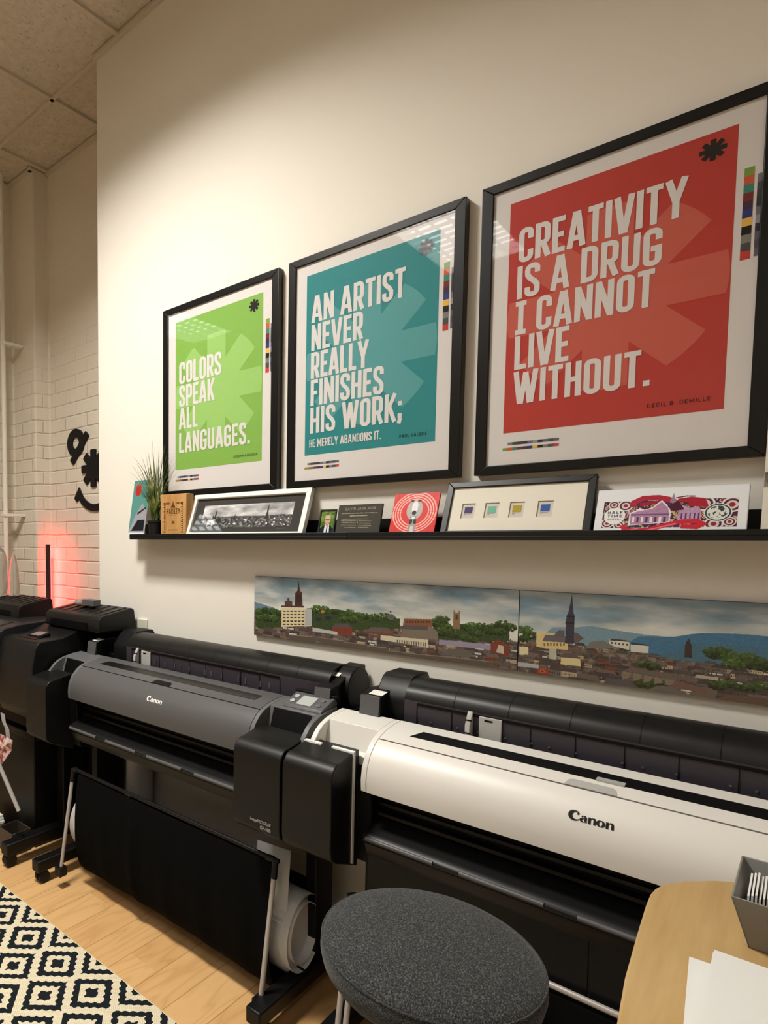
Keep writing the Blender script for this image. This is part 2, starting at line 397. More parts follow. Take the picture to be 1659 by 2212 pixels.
# ---------------------------------------------------------------- printed pictures (dense grid with a colour per point)
m_art = {}
def art_mat(rough, coat=0.):
    key = (rough, coat)
    if key not in m_art:
        m = mat('printed_picture', (255, 255, 255), rough, .5 if rough < .3 else .2, coat=coat); nt = m.node_tree
        a = nt.nodes.new('ShaderNodeAttribute'); a.attribute_name = 'ink'; nt.links.new(a.outputs['Color'], nt.nodes['Principled BSDF'].inputs['Base Color'])
        m_art[key] = m
    return m_art[key]
class Art:
    def __init__(s, x0, x1, z0, z1, nx, nz, bg=(255, 255, 255)):
        s.b = (x0, x1, z0, z1); s.nx, s.nz = nx, nz
        s.xs = np.linspace(x0, x1, nx); s.zs = np.linspace(z0, z1, nz)
        s.X, s.Z = np.meshgrid(s.xs, s.zs); s.C = np.zeros((nz, nx, 3)); s.C[:] = bg
    def win(s, x0, x1, z0, z1):
        i0, i1 = np.searchsorted(s.xs, [x0, x1]); j0, j1 = np.searchsorted(s.zs, [z0, z1])
        return slice(max(j0, 0), max(j1, 0)), slice(max(i0, 0), max(i1, 0))
    def poly(s, pts, col, jit=0):
        xs = [p[0] for p in pts]; zs = [p[1] for p in pts]; w = s.win(min(xs), max(xs), min(zs), max(zs))
        X = s.X[w]; Z = s.Z[w]
        if X.size == 0: return
        ins = np.zeros(X.shape, bool); n = len(pts)
        for i in range(n):
            x1, z1 = pts[i]; x2, z2 = pts[(i+1) % n]
            if z1 == z2: continue
            c = ((z1 > Z) != (z2 > Z)) & (X < (x2-x1)*(Z-z1)/(z2-z1)+x1); ins ^= c
        s.paint(w, ins, col, jit)
    def ell(s, cx, cz, rx, rz, col, jit=0, rag=0):
        w = s.win(cx-rx*1.3, cx+rx*1.3, cz-rz*1.3, cz+rz*1.3); X = s.X[w]; Z = s.Z[w]
        if X.size == 0: return
        d = ((X-cx)/rx)**2+((Z-cz)/rz)**2
        if rag: d = d+rag*(np.random.rand(*X.shape)-.5)
        s.paint(w, d < 1, col, jit)
    def rect(s, x0, x1, z0, z1, col, jit=0):
        w = s.win(x0, x1, z0, z1); s.paint(w, np.ones(s.X[w].shape, bool), col, jit)
    def paint(s, w, mask, col, jit):
        c = np.array(col, float)
        sub = s.C[w]
        v = np.tile(c, (mask.sum(), 1))
        if jit: v = v+(np.random.rand(mask.sum(), 1)-.5)*jit
        sub[mask] = v; s.C[w] = sub
    def noise(s, sx, sz, seed, octv=4):
        rs = np.random.RandomState(seed); out = np.zeros((s.nz, s.nx)); amp = 1; tot = 0
        for o_ in range(octv):
            gx, gz = int(sx*2**o_)+2, int(sz*2**o_)+2; g = rs.rand(gz, gx)
            fx = np.linspace(0, gx-1.001, s.nx); fz = np.linspace(0, gz-1.001, s.nz)
            ix = fx.astype(int); iz = fz.astype(int); tx = fx-ix; tz = (fz-iz)[:, None]; tx = tx*tx*(3-2*tx); tz = tz*tz*(3-2*tz)
            a = g[iz][:, ix]; b = g[iz][:, ix+1]; c = g[iz+1][:, ix]; d = g[iz+1][:, ix+1]
            out += amp*((a*(1-tx)+b*tx)*(1-tz)+(c*(1-tx)+d*tx)*tz); tot += amp; amp *= .55
        return out/tot
    def build(s, name, y, parent, rough=.4, coat=0.):
        nx, nz = s.nx, s.nz
        co = np.empty((nz, nx, 3), np.float32); co[..., 0] = s.X; co[..., 1] = y; co[..., 2] = s.Z
        idx = np.arange(nx*nz).reshape(nz, nx)
        q_ = np.stack([idx[:-1, :-1], idx[:-1, 1:], idx[1:, 1:], idx[1:, :-1]], -1).reshape(-1, 4)
        me = bpy.data.meshes.new(name); me.vertices.add(nx*nz); me.vertices.foreach_set('co', co.ravel())
        nf = len(q_); me.loops.add(nf*4); me.loops.foreach_set('vertex_index', q_.ravel().astype(np.int32))
        me.polygons.add(nf); me.polygons.foreach_set('loop_start', (np.arange(nf)*4).astype(np.int32)); me.update(calc_edges=True)
        c = np.clip(s.C/255., 0, 1); c = np.where(c <= .04045, c/12.92, ((c+.055)/1.055)**2.4)
        at = me.color_attributes.new('ink', 'FLOAT_COLOR', 'POINT'); rgba = np.ones((nx*nz, 4), np.float32); rgba[:, :3] = c.reshape(-1, 3)
        at.data.foreach_set('color', rgba.ravel())
        me.materials.append(art_mat(rough, coat))
        o = bpy.data.objects.new(name, me); COL.objects.link(o); o.parent = parent
        return o

# ================================================================ ROOM
CE = 4.0855
def struct(o): o['kind'] = 'structure'; return o
XL, XR, YB = -6.5, 3.0, -6.0
struct(MB().box(XL, XR, YB, .6, -.1, 0).build('floor', m_floor))
struct(MB().box(XL, XR, YB, .6, CE+.012, CE+.1).build('ceiling', m_tile))
struct(MB().box(-2.637, XR, 0, .55, 0, CE+.01).build('wall_right', m_wall))
# brick recess and its stepped pier
g = MB()
g.slab([(-2.70, .40), (-3.675, .40), (-3.69, .288), (-3.962, .288), (-3.962, .20), (XL, .20), (XL, .6), (-2.70, .6)], 0, CE+.01)
struct(g.build('wall_far', m_brick, bevel=.012, seg=3))
struct(MB().box(XL-.1, XL, YB, .6, 0, CE).build('wall_left', m_wall))
struct(MB().box(XL, XR, YB-.1, YB, 0, CE).build('wall_back', m_wall))
struct(MB().box(XR, XR+.1, YB, .55, 0, CE).build('wall_end', m_wall))
# ceiling grid
g = MB()
x = -2.445-.6*8
while x < XR: g.box(x-.012, x+.012, YB, .55, CE-.004, CE+.0125); x += .6
y = .003-.6*10
while y < .5: g.box(XL, XR, y-.012, y+.012, CE-.004, CE+.0125); y += .6
struct(g.build('trim_1', m_tbar, bevel=.001))
g = MB(); g.box(-2.64, XR, -.028, -.0005, CE-.012, CE+.005)
g.box(-3.69, -2.64, .374, .402, CE-.012, CE+.005); g.box(-3.715, -3.668, .26, .40, CE-.012, CE+.005); g.box(-3.97, -3.69, .262, .29, CE-.012, CE+.005)
struct(g.build('trim_2', m_tbar, bevel=.001))

# ceiling lights with louvres
m_lamp = mat('lamp_diffuser', (255, 244, 224), .5, .1, emit=(246, 250, 255), estr=1.0)
m_louvre = mat('white_louvre', (222, 220, 214), .4, .5)
m_lights = []
def ceiling_light(cx, cy, w, l, strength, label, lamp=0, skirt=.14, lsz=(.58, .42), nl=12, nw=5, depth=.03):
    t = empty('ceiling_light', (cx, cy, CE), label, 'ceiling light', None)
    ml = m_lamp.copy(); ml.node_tree.nodes['Principled BSDF'].inputs['Emission Strength'].default_value = strength
    zb = -skirt; zt = -.01
    g = MB(); h_ = .012
    g.box(-w/2-h_, -w/2, -l/2-h_, l/2+h_, zb, zt); g.box(w/2, w/2+h_, -l/2-h_, l/2+h_, zb, zt)
    g.box(-w/2, w/2, -l/2-h_, -l/2, zb, zt); g.box(-w/2, w/2, l/2, l/2+h_, zb, zt); g.box(-w/2-h_, w/2+h_, -l/2-h_, l/2+h_, zt-.004, zt)
    g.build('housing', m_louvre, t)
    MB().box(-w/2, w/2, -l/2, l/2, zt-.03, zt-.026).build('diffuser', ml, t)
    if lamp:
        sd = bpy.data.lights.new('lamp', 'AREA'); sd.energy = lamp; sd.color = (1.0, .955, .88); sd.spread = math.radians(140); sd.shape = 'RECTANGLE'; sd.size, sd.size_y = lsz
        so = bpy.data.objects.new('lamp', sd); COL.objects.link(so); so.parent = t; so.location = (0, 0, -.055)
    else:
        g = MB()
        for i in range(1, nl): y_ = -l/2+l*i/nl; g.box(-w/2, w/2, y_-.0015, y_+.0015, zb, zb+depth)
        for i in range(1, nw): x_ = -w/2+w*i/nw; g.box(x_-.0015, x_+.0015, -l/2, l/2, zb, zb+depth)
        g.build('louvre', m_louvre, t)
    return t
LK = 7.0
ceiling_light(-2.05, -1.50, .62, 1.2, .4, 'deep open ceiling light nearest the long painted wall', 92, .17)
ceiling_light(-2.0, -3.2, 0.6, 1.2, 13, 'louvred ceiling light behind the one nearest the painted wall')
ceiling_light(-4.9, -3.0, 0.6, 1.2, 7, 'louvred ceiling light at the brick wall end of the room')
ceiling_light(1.3, -2.9, 0.6, 1.2, 7, 'louvred ceiling light above the right of the desk')
ceiling_light(.4, -4.8, 0.6, 1.2, 11, 'louvred ceiling light far behind the desk')

# pipe on the far left
g = MB(); g.tube([(-3.845, .135, 0), (-3.845, .135, CE-.02)], .016, 16)
for z_ in (.6, 1.75, 2.93): g.box(-3.868, -3.822, .115, .285, z_, z_+.02)
pp = g.build('wall_pipe', m_wall, None, bevel=.002, smooth=True); tag(pp, 'cream painted vertical pipe clipped beside the pier at the left edge', 'pipe')

# small socket low on the wall behind the printers
g = MB(); g.box(-2.32, -2.25, -.012, 0, 1.12, 1.19); sw = g.build('wall_socket', mat('cream_plastic', (206, 208, 190), .4), None, bevel=.004)
tag(sw, 'small pale square socket plate on the painted wall behind the printers', 'socket')

# ================================================================ FRAMED POSTERS
BAR = [(124, 160, 70), (205, 92, 60), (60, 138, 120), (120, 44, 44), (66, 44, 70), (44, 58, 128), (232, 186, 84), (22, 22, 20), (128, 128, 124), (74, 78, 74), (196, 62, 58)]
GREYB = [(120, 120, 128), (70, 72, 80), (58, 60, 70), (50, 50, 66), (110, 112, 124), (150, 150, 160), (44, 46, 60), (96, 98, 112), (76, 78, 90), (100, 100, 112)]
m_bars = [mat('colour_patch', c, .6, .2) for c in BAR]; m_greys = [mat('grey_patch', c, .6, .2) for c in GREYB]
def poster(cx, ink, ink2, lines, name, nx0, nw, label):
    t = empty('framed_poster', (cx, 0, 1.7915), label, 'framed poster', 'framed quote posters')
    W, Hh, d = .646, .866, .034; iw, ih = .581, .812
    zc = Hh/2
    g = MB()
    for (a, b) in (((-W/2, 0), (-iw/2, (Hh-ih)/2)),):
        ox, oz, ix, iz = W/2, Hh/2, iw/2, ih/2
        O = [(-ox, -oz), (ox, -oz), (ox, oz), (-ox, oz)]; I = [(-ix, -iz), (ix, -iz), (ix, iz), (-ix, iz)]
        for i in range(4):
            j = (i+1) % 4; vs = []
            for y_ in (-d, -.001):
                for p in (O[i], O[j], I[j], I[i]):
                    vs.append((p[0], y_ if p in (O[i], O[j]) or True else y_, p[1]+zc))
            g.add(vs, [(0, 1, 2, 3), (7, 6, 5, 4), (0, 4, 5, 1), (2, 6, 7, 3), (1, 5, 6, 2), (3, 7, 4, 0)])
    g.build('frame', m_frame, t, bevel=.0018)
    pr = MB().box(-ix, ix, -.026, -.012, zc-iz, zc+iz).build('print', m_print_white, t)
    y0 = -.0263
    L = -iw/2+.045; R = L+.490; B = .1225; Tp = B+.673    # coloured field
    MB().add(*[(lambda v, f: ([(a, y0, b) for a, b in v], f))(*rect2d(L, R, B, Tp)[0])][0]).build('colour_field', ink, pr)
    # large pale asterisk, cut off at the field's left edge
    vs, fs = asterisk(L+.2445, B+.332, .2437, .0518)[0]
    P = clip_poly(vs[1:], L+.001, R, B, Tp)
    g = MB(); n = len(P); c0 = (L+.2445, B+.332)
    g.add([(c0[0], y0-.0003, c0[1])]+[(p[0], y0-.0003, p[1]) for p in P], [(0, 1+i, 1+(i+1) % n) for i in range(n)])
    g.build('large_asterisk', ink2, pr)
    g = MB(); put2d(g, asterisk(R-.0445, B+.632, .0255), y0-.0006); g.build('small_asterisk', m_ink, pr)
    g = MB()
    for txt, x_, z_, w_, h_ in lines: put2d(g, text2d(txt, L+x_, z_-1.7915, w_, h_, tk=1.08 if h_ > .05 else 1.05), y0-.0009)
    g.build('lettering', m_print_white, pr)
    g = MB(); put2d(g, text2d(name, L+nx0, 1.9385-1.7915, nw, .0105, gap=.09, tk=.8), y0-.0009); g.build('signature_name', m_ink, pr)
    g = MB()
    bx0 = R+.014; zt = B+.563; zh = .2135/11
    for i in range(11): put2d(g, rect2d(bx0, bx0+.0175, zt-(i+1)*zh, zt-i*zh), y0-.0003, i)
    for i in range(10): put2d(g, rect2d(bx0+.0235, min(bx0+.041, ix-.0005), zt-.021-(i+1)*.0190, zt-.021-i*.0190), y0-.0003, 11+i)
    for i in range(11): put2d(g, rect2d(L+i*.1455/11, L+(i+1)*.1455/11, B-.0525, B-.0445), y0-.0003, i)
    for i in range(10): put2d(g, rect2d(L+.013+i*.01325, L+.013+(i+1)*.01325, B-.037, B-.029), y0-.0003, 11+i)
    g.build('colour_bars', m_bars+m_greys, pr)
    MB().box(-ix, ix, -.0305, -.0295, zc-iz, zc+iz).build('glass_pane', m_glass, t)
    return t
TP = [2.505, 2.401, 2.298, 2.196, 2.093]
bz = lambda i: TP[i]-.0975
poster(-1.7905, m_green, m_green2, [('COLORS', .023, bz(1), .251, .0975), ('SPEAK', .023, bz(2), .212, .0955), ('ALL', .023, bz(3), .115, .0955), ('LANGUAGES.', .023, 1.9905, .409, .0915)],
       'JOSEPH ADDISON', .341, .128, 'black framed green poster reading COLORS SPEAK ALL LANGUAGES')
poster(-1.099, m_teal, m_teal2, [('AN ARTIST', .023, bz(0), .357, .0975), ('NEVER', .023, bz(1), .207, .0965), ('REALLY', .023, bz(2), .230, .0965), ('FINISHES', .023, bz(3), .288, .0965), ('HIS WORK;', .023, bz(4), .356, .0965), ('HE MERELY ABANDONS IT.', .020, 1.943, .286, .030)],
       'PAUL VALERY', .370, .093, 'black framed teal poster about an artist never finishing his work')
poster(-.407, m_red, m_red2, [('CREATIVITY', .026, bz(0), .375, .0975), ('IS A DRUG', .024, bz(1), .333, .0945), ('| CANNOT', .023, bz(2), .322, .0955), ('LIVE', .024, bz(3), .137, .0975), ('WITHOUT.', .024, bz(4)+.001, .322, .0955)],
       'CECIL B. DEMILLE', .341, .124, 'black framed red poster reading CREATIVITY IS A DRUG')

# ================================================================ PICTURE LEDGES
def ledge(x0, x1, label):
    g = MB(); g.box(x0, x1, -.115, -.002, 1.591, 1.603); g.box(x0, x1, -.115, -.107, 1.603, 1.6175); g.box(x0, x1, -.012, -.0005, 1.603, 1.666)
    o = g.build('picture_ledge', m_shelf, None, bevel=.0012); return tag(o, label, 'ledge', 'black picture ledges')
ledge(-2.262, -1.1135, 'black picture ledge on the left, under the green poster')
ledge(-1.1125, .036, 'black picture ledge on the right, under the red poster')

# leaning things: local x along the wall, z up the face, y into the wall, base at the ledge floor
LZ = 1.6035
def lean(name, label, cat, xc, yb, tilt, z=LZ, group=None): return empty(name, (xc, yb, z), label, cat, group, (-math.radians(tilt), 0, 0))
def ring_frame(W, Hh, bw, d, m, parent, name='frame', bev=.0015):
    g = MB(); O = [(-W/2, 0), (W/2, 0), (W/2, Hh), (-W/2, Hh)]; I = [(-W/2+bw, bw), (W/2-bw, bw), (W/2-bw, Hh-bw), (-W/2+bw, Hh-bw)]
    for i in range(4):
        j = (i+1) % 4; vs = [(p[0], y_, p[1]) for y_ in (0, d) for p in (O[i], O[j], I[j], I[i])]
        g.add(vs, [(0, 1, 2, 3), (7, 6, 5, 4), (0, 4, 5, 1), (2, 6, 7, 3), (1, 5, 6, 2), (3, 7, 4, 0)])
    return g.build(name, m, parent, bevel=bev)

np.random.seed(3)
def skyline_art(x0, x1, z0, z1, nx, nz, mono=False):
    return Art(x0, x1, z0, z1, nx, nz, (150, 155, 155))

# card behind the plant
t = lean('greeting_card', 'teal and white illustrated card leaning behind the potted grass', 'card', -2.262, -.075, 10)
MB().box(-.058, .058, .0, .003, 0, .285).build('card_board', m_print_white, t)
A = Art(-.057, .057, .001, .284, 60, 150, (84, 140, 134))
A.poly([(-.057, 0), (.057, 0), (.057, .022), (-.057, .022)], (214, 218, 222)); A.poly([(-.06, .022), (-.02, .11), (.02, .17), (.06, .12), (.06, .022)], (150, 150, 158), 10)
A.poly([(-.04, .03), (.0, .085), (.05, .085), (.05, .03)], (24, 26, 34)); A.ell(-.02, .235, .022, .03, (176, 40, 40)); A.ell(.03, .22, .03, .025, (60, 120, 118))
A.poly([(-.01, .12), (.05, .15), (.055, .145), (-.005, .11)], (30, 30, 40))
A.build('printed_image', -.0006, t, .5)

# potted grass
t = empty('potted_grass', (-2.132, -.062, LZ), 'artificial grass plant in a small black pot at the left end of the ledge', 'plant')
g = MB(); g.lathe([(.030, 0), (.034, .04), (.038, .068), (.041, .070), (.041, .078), (.037, .078), (.034, .066)], (0, 0, 0), 32); g.build('pot', m_pot, t, smooth=True)
m_leaf = mat('grass_blade', (92, 112, 44), .5, .3)
k = NT(m_leaf); v, s = k.pos(); nz_ = k.noise(v, 14, 2)
k.color(k.ramp(nz_, [(.3, (44, 56, 20)), (.5, (78, 92, 36)), (.72, (160, 164, 92))]))
g = MB(); rs = random.Random(5)
for i in range(150):
    a = rs.uniform(0, 2*math.pi); ln = rs.uniform(.14, .40) if i > 12 else rs.uniform(.35, .44); sp = rs.uniform(.02, .17)*(.5+ln*1.3); wd = rs.uniform(.0020, .0040)
    dx, dy = math.cos(a)*sp*1.25, math.sin(a)*sp*.5-.01
    dy = min(dy, .035)
    bx, by = rs.uniform(-.018, .018), rs.uniform(-.012, .012); n = 9; L_ = []; R_ = []
    for j in range(n+1):
        u = j/n; x_ = bx+dx*u**1.7; y_ = by+dy*u**1.7; z_ = .06+ln*(u-.28*sp/.2*u**3*1.0)
        ww = wd*(1-u**2.2)+.0003; px_, py_ = -math.sin(a), math.cos(a)
        L_.append((x_+px_*ww*.4+ww*.6, y_, z_)); R_.append((x_-px_*ww*.4-ww*.6, y_+.0006, z_))
    g.add(L_+R_, [(j, j+1, n+2+j, n+1+j) for j in range(n)])
g.build('grass_blades', m_leaf, t)

# wooden block
t = empty('wooden_block', (-1.9815, -.098, LZ), 'engraved light wood block reading PAISLEY, between plant and white frame', 'wood block')
g = MB(); g.box(-.0805, .0805, 0, .050, 0, .194); g.build('block', m_wood, t, bevel=.002)
k = NT(m_wood); v, s = k.pos(); k.color(k.ramp(k.noise(v, 30, 4, .6, (1, 1, .08)), [(.35, (176, 128, 74)), (.6, (198, 154, 98))]))
g = MB()
put2d(g, text2d('PAISLEY', -.040, .105, .084, .024, tk=1.1), -.0005)
for z_ in (.098,): put2d(g, rect2d(-.026, .028, z_, z_+.001), -.0005)
def spire(x, z, h, w): return [([(x-w, z), (x+w, z), (x+w*.7, z+h*.35), (x+w*.35, z+h*.4), (x, z+h), (x-w*.35, z+h*.4), (x-w*.7, z+h*.35)], [(0, 1, 2, 3, 4, 5, 6)])]
put2d(g, spire(0, .132, .034, .014), -.0005)
for x_ in np.linspace(-.058, .058, 16):
    if abs(x_) > .016: put2d(g, rect2d(x_-.0028, x_+.002, .148, .157), -.0005)
for sx_ in (-1, 1):
    for z_ in np.linspace(.02, .15, 15): put2d(g, rect2d(sx_*.055-.006*(.6+.4*math.sin(z_*400)), sx_*.055+.006, z_, z_+.0055), -.0005)
    put2d(g, rect2d(sx_*.044-.0006, sx_*.044+.0006, .03, .128), -.0005)
for i in range(14): x_ = -.05+i*.0078; put2d(g, rect2d(x_, x_+.005, .009, .014), -.0005)
for i in range(10): x_ = -.032+i*.0062; put2d(g, rect2d(x_, x_+.004, .030, .034), -.0005)
put2d(g, [strip(arc(0, .066, .009, 0, 345, 16), .0012, True)], -.0005); put2d(g, asterisk(0, .066, .006), -.0005)
put2d(g, rect2d(-.044, .044, .1275, .1285), -.0005)
g.build('engraving', m_burn, t)

# long white frame with a black and white town panorama
t = lean('framed_panorama', 'white framed black and white town panorama leaning on the ledge', 'framed picture', -1.606, -.103, 20.5)
ring_frame(.602, .202, .021, .022, mat('white_frame', (236, 236, 228), .4), t)
MB().box(-.282, .282, .012, .018, .019, .183).build('mount', m_mat_dark, t)
A = Art(-.232, .232, .046, .150, 520, 120, (190, 190, 186))
n1 = A.noise(7, 4, 11); A.C = (150+90*(n1-.35)[..., None]*np.ones(3)*1.8); zz = (A.Z-.046)/.104
gr = A.noise(60, 16, 12, 3); land = zz < .46+.06*A.noise(9, 1, 13)
lv = (40+220*np.clip(gr-.3, 0, 1)**1.1)
A.C[land] = lv[land][:, None]
for sx_, h_, w_ in ((-.158, .90, .006), (.112, 1.0, .006), (-.17, .62, .008), (-.05, .6, .006)):
    A.poly([(sx_-w_, .08), (sx_+w_, .08), (sx_+w_*.6, .046+.104*h_*.7), (sx_, .046+.104*h_), (sx_-w_*.6, .046+.104*h_*.7)], (38, 38, 38))
A.rect(-.198, -.155, .060, .084, (206, 206, 202)); A.ell(-.135, .078, .016, .014, (44, 44, 44), 20)
for i in range(60): x_ = random.uniform(-.23, .22); z_ = random.uniform(.048, .08); A.rect(x_, x_+random.uniform(.004, .012), z_, z_+random.uniform(.003, .007), random.choice([(225, 225, 222), (60, 60, 60), (150, 150, 148)]))
A.build('printed_image', .0114, t, .5)
g = MB()
for i in range(8): put2d(g, rect2d(.17+i*.006, .173+i*.006, .0385, .0405), .0113)
for i in range(8): put2d(g, rect2d(-.23+i*.004, -.228+i*.004, .0385, .040), .0113)
g.build('caption', m_lgrey, t)
MB().box(-.28, .28, .006, .007, .021, .181).build('glass_pane', m_glass, t)

# small framed photograph of a man
t = lean('framed_photograph', 'small dark framed photograph of a person in a dark suit and tie', 'framed photograph', -1.209, -.099, 13)
ring_frame(.066, .102, .005, .008, mat('dark_green_frame', (26, 36, 36), .4), t, bev=.0008)
A = Art(-.029, .029, .0045, .0975, 70, 110, (96, 122, 62))
n1 = A.noise(5, 7, 21); A.C = np.array((70, 98, 44))+(n1[..., None]-.3)*np.array((130, 130, 60))
A.poly([(-.029, .0), (.029, .0), (.027, .028), (.012, .044), (-.012, .044), (-.028, .03)], (26, 34, 44)); A.poly([(-.011, .0), (.012, .0), (.009, .046), (-.009, .046)], (224, 226, 230))
A.poly([(-.002, .0), (.004, .0), (.003, .038), (-.001, .038)], (44, 56, 74)); A.rect(-.005, .006, .040, .052, (190, 140, 116)); A.ell(.0, .063, .0115, .0155, (204, 158, 134)); A.poly([(-.0115, .066), (.0115, .066), (.009, .08), (-.009, .08)], (196, 176, 158)); A.rect(-.009, .009, .0635, .066, (60, 50, 46))
A.build('printed_image', .004, t, .3, .5)
# slate plaque
t = lean('slate_plaque', 'dark slate plaque with pale engraved lines beside the small photograph', 'plaque', -1.088, -.099, 15)
MB().box(-.0825, .0825, 0, .009, 0, .117).build('slate', m_slate, t, bevel=.0015)
g = MB(); put2d(g, text2d('GAVIN JOHN MUIR', -.055, .096, .115, .0105, gap=.08, tk=.7), -.0004)
rs = random.Random(9)
def scribble(g, x0, x1, z, h, y=-.0004):
    x_ = x0
    while x_ < x1:
        w_ = rs.uniform(.0012, .0030); put2d(g, rect2d(x_, min(x_+w_, x1), z, z+h*rs.uniform(.6, 1)), y); x_ += w_+rs.uniform(.0004, .0016)
scribble(g, -.066, .068, .083, .0034); scribble(g, -.034, .032, .073, .0045)
for i in range(6): scribble(g, -.064+i*.003*(i % 3 == 2), -.006, .062-i*.0062, .0026)
for i in range(6): scribble(g, .004, .052-rs.uniform(0, .02), .062-i*.0062, .0026)
put2d(g, rect2d(-.0012, -.0004, .03, .066), -.0004); scribble(g, -.05, -.01, .012, .003); scribble(g, .004, .045, .012, .003)
g.build('engraving', m_gold, t)
# red tile print
t = lean('red_art_print', 'square red print with dashed white rings around a grey figure', 'art print', -.897, -.100, 20)
MB().box(-.0745, .0745, 0, .006, 0, .152).build('board', mat('red_board', (150, 30, 24), .5), t, bevel=.0008)
A = Art(-.074, .074, .0005, .1515, 230, 230, (206, 44, 36))
cx_, cz_ = 0, .084; rr_ = np.hypot(A.X-cx_, (A.Z-cz_)*1.0); th = np.degrees(np.arctan2(A.Z-cz_, A.X-cx_))
for i, r_ in enumerate((.046, .054, .062, .070)):
    m_ = (np.abs(rr_-r_) < .0021) & (((th*(r_/.046)/ (5.2)) % 1) < .72); A.C[m_] = (244, 196, 186)
for i in range(-3, 4): m_ = (np.abs(A.X-cx_-i*.024-(A.Z-cz_)*i*.1) < .0006) & (rr_ > .074); A.C[m_] = (150, 24, 22)
A.ell(0, .092, .026, .036, (176, 172, 170), 60); A.ell(0, .100, .010, .022, (228, 228, 228)); A.poly([(-.012, .0), (.012, .0), (.010, .07), (-.010, .07)], (150, 146, 144), 40)
A.poly([(-.011, .04), (-.001, .045), (-.002, .06), (-.010, .058)], (20, 18, 20)); A.poly([(.012, .04), (.002, .045), (.003, .06), (.011, .058)], (20, 18, 20)); A.ell(0, .082, .007, .008, (16, 16, 18)); A.ell(0, .064, .006, .005, (225, 225, 225))
A.ell(-.012, .124, .006, .004, (50, 10, 14)); A.ell(.012, .124, .006, .004, (50, 10, 14)); A.ell(0, .006, .009, .006, (20, 18, 20)); A.poly([(-.006, .014), (.006, .014), (.004, .036), (-.004, .036)], (205, 202, 198))
A.build('printed_image', -.0005, t, .35)
# black frame with four swatches
t = lean('framed_swatches', 'black frame with cream mount holding four small colour swatches', 'framed picture', -.607, -.103, 22)
ring_frame(.394, .184, .0185, .02, m_frame, t)
MB().box(-.181, .181, .0105, .016, .016, .168).build('backing', mat('pale_card', (200, 196, 186), .8), t)
wn_ = [(-.126, (74, 62, 104)), (-.0595, (112, 176, 152)), (.0085, (168, 150, 44)), (.081, (50, 88, 160))]
g = MB(); xs = [-.181]
for cx_, c_ in wn_: xs += [cx_-.0195, cx_+.0195]
xs.append(.181); z0_, z1_ = .062, .112
g.box(-.181, .181, .007, .0105, .016, z0_); g.box(-.181, .181, .007, .0105, z1_, .168)
for i in range(0, 10, 2): g.box(xs[i], xs[i+1], .007, .0105, z0_, z1_)
g.build('cream_mount', m_mat_cream, t)
for cx_, c_ in wn_: 
    g = MB(); g.box(cx_-.0115, cx_+.0115, .0098, .0104, .080, .1015); sw_ = g.build('colour_swatch', mat('swatch', c_, .6, .2), t)
g = MB()
for cx_, c_ in wn_: put2d(g, rect2d(cx_-.011, cx_+.009, .0765, .0775), .0102); put2d(g, rect2d(cx_-.011, cx_-.004, .0735, .0750), .0102)
g.build('caption', m_mgrey, t)
# half time print
t = lean('mounted_print', 'white bordered print of a domed building with a red ribbon and maroon paisley', 'art print', -.2545, -.101, 23)
MB().box(-.1485, .1485, 0, .012, 0, .134).build('board', m_print_white, t, bevel=.0008)
A = Art(-.147, .147, .001, .132, 560, 250, (226, 230, 234))
zl, zh_ = .022, .098
n1 = A.noise(26, 9, 31, 3); n2 = A.noise(50, 14, 32, 2)
msk = (A.X > -.132) & (A.X < .131) & (A.Z > zl) & (A.Z < zh_)
pal = np.array([(92, 22, 58), (62, 34, 84), (196, 188, 176), (140, 30, 60), (188, 176, 122), (40, 20, 40)])
cells = ((n1*11).astype(int)+(n2*3).astype(int)) % 6; A.C[msk] = pal[cells[msk]]
for cx_, cz_, r_ in ((-.12, .035, .014), (-.095, .03, .012), (.09, .03, .018), (.12, .08, .02), (-.11, .088, .012), (.118, .035, .012), (-.085, .085, .016), (.07, .085, .02)):
    d_ = np.hypot(A.X-cx_, A.Z-cz_); 
    for kk, cc in ((1, (222, 216, 208)), (.8, (88, 26, 66)), (.55, (210, 202, 190)), (.3, (150, 30, 56))): A.C[msk & (d_ < r_*kk)] = cc
# ribbon at the top, building, ribbon at the bottom
def ribbon(pts, w, col):
    vs, fs = strip(pts, w)
    for f_ in fs: A.poly([vs[i] for i in f_], col, 26)
ribbon([(-.07, .080), (-.068, .094), (-.05, .105), (-.02, .106), (.0, .100), (.012, .094)], .014, (168, 30, 54)); ribbon([(-.055, .086), (-.03, .092), (-.01, .090)], .010, (150, 22, 46))
ribbon([(.02, .094), (.045, .098), (.066, .094), (.070, .082), (.04, .086)], .013, (164, 26, 46)); ribbon([(.015, .103), (.035, .107), (.052, .106)], .003, (90, 20, 30))
bl = (196, 178, 196)
A.poly([(-.075, .028), (-.075, .064), (-.062, .070), (-.055, .078), (-.045, .072), (-.030, .078), (-.012, .098), (.004, .078), (.008, .064), (.008, .036)], (228, 222, 230)); 
A.poly([(-.072, .030), (-.072, .062), (-.058, .068), (-.030, .074), (-.012, .093), (.002, .075), (.005, .062), (.005, .038)], (170, 128, 160), 70)
for i in range(8): A.rect(-.068+i*.009, -.0635+i*.009, .036, .052, (84, 48, 92) if i % 2 else (232, 224, 232))
A.rect(-.072, .006, .056, .060, (110, 80, 120)); A.poly([(.006, .098), (.010, .118), (.014, .098)], (150, 130, 150)); A.rect(.004, .016, .090, .1, (150, 120, 150), 40)
A.poly([(.022, .036), (.022, .068), (.03, .082), (.045, .074), (.06, .078), (.066, .064), (.066, .042)], (180, 146, 178), 90)
A.poly([(.0, .080), (.02, .096), (.034, .070), (.012, .066)], (70, 14, 44))
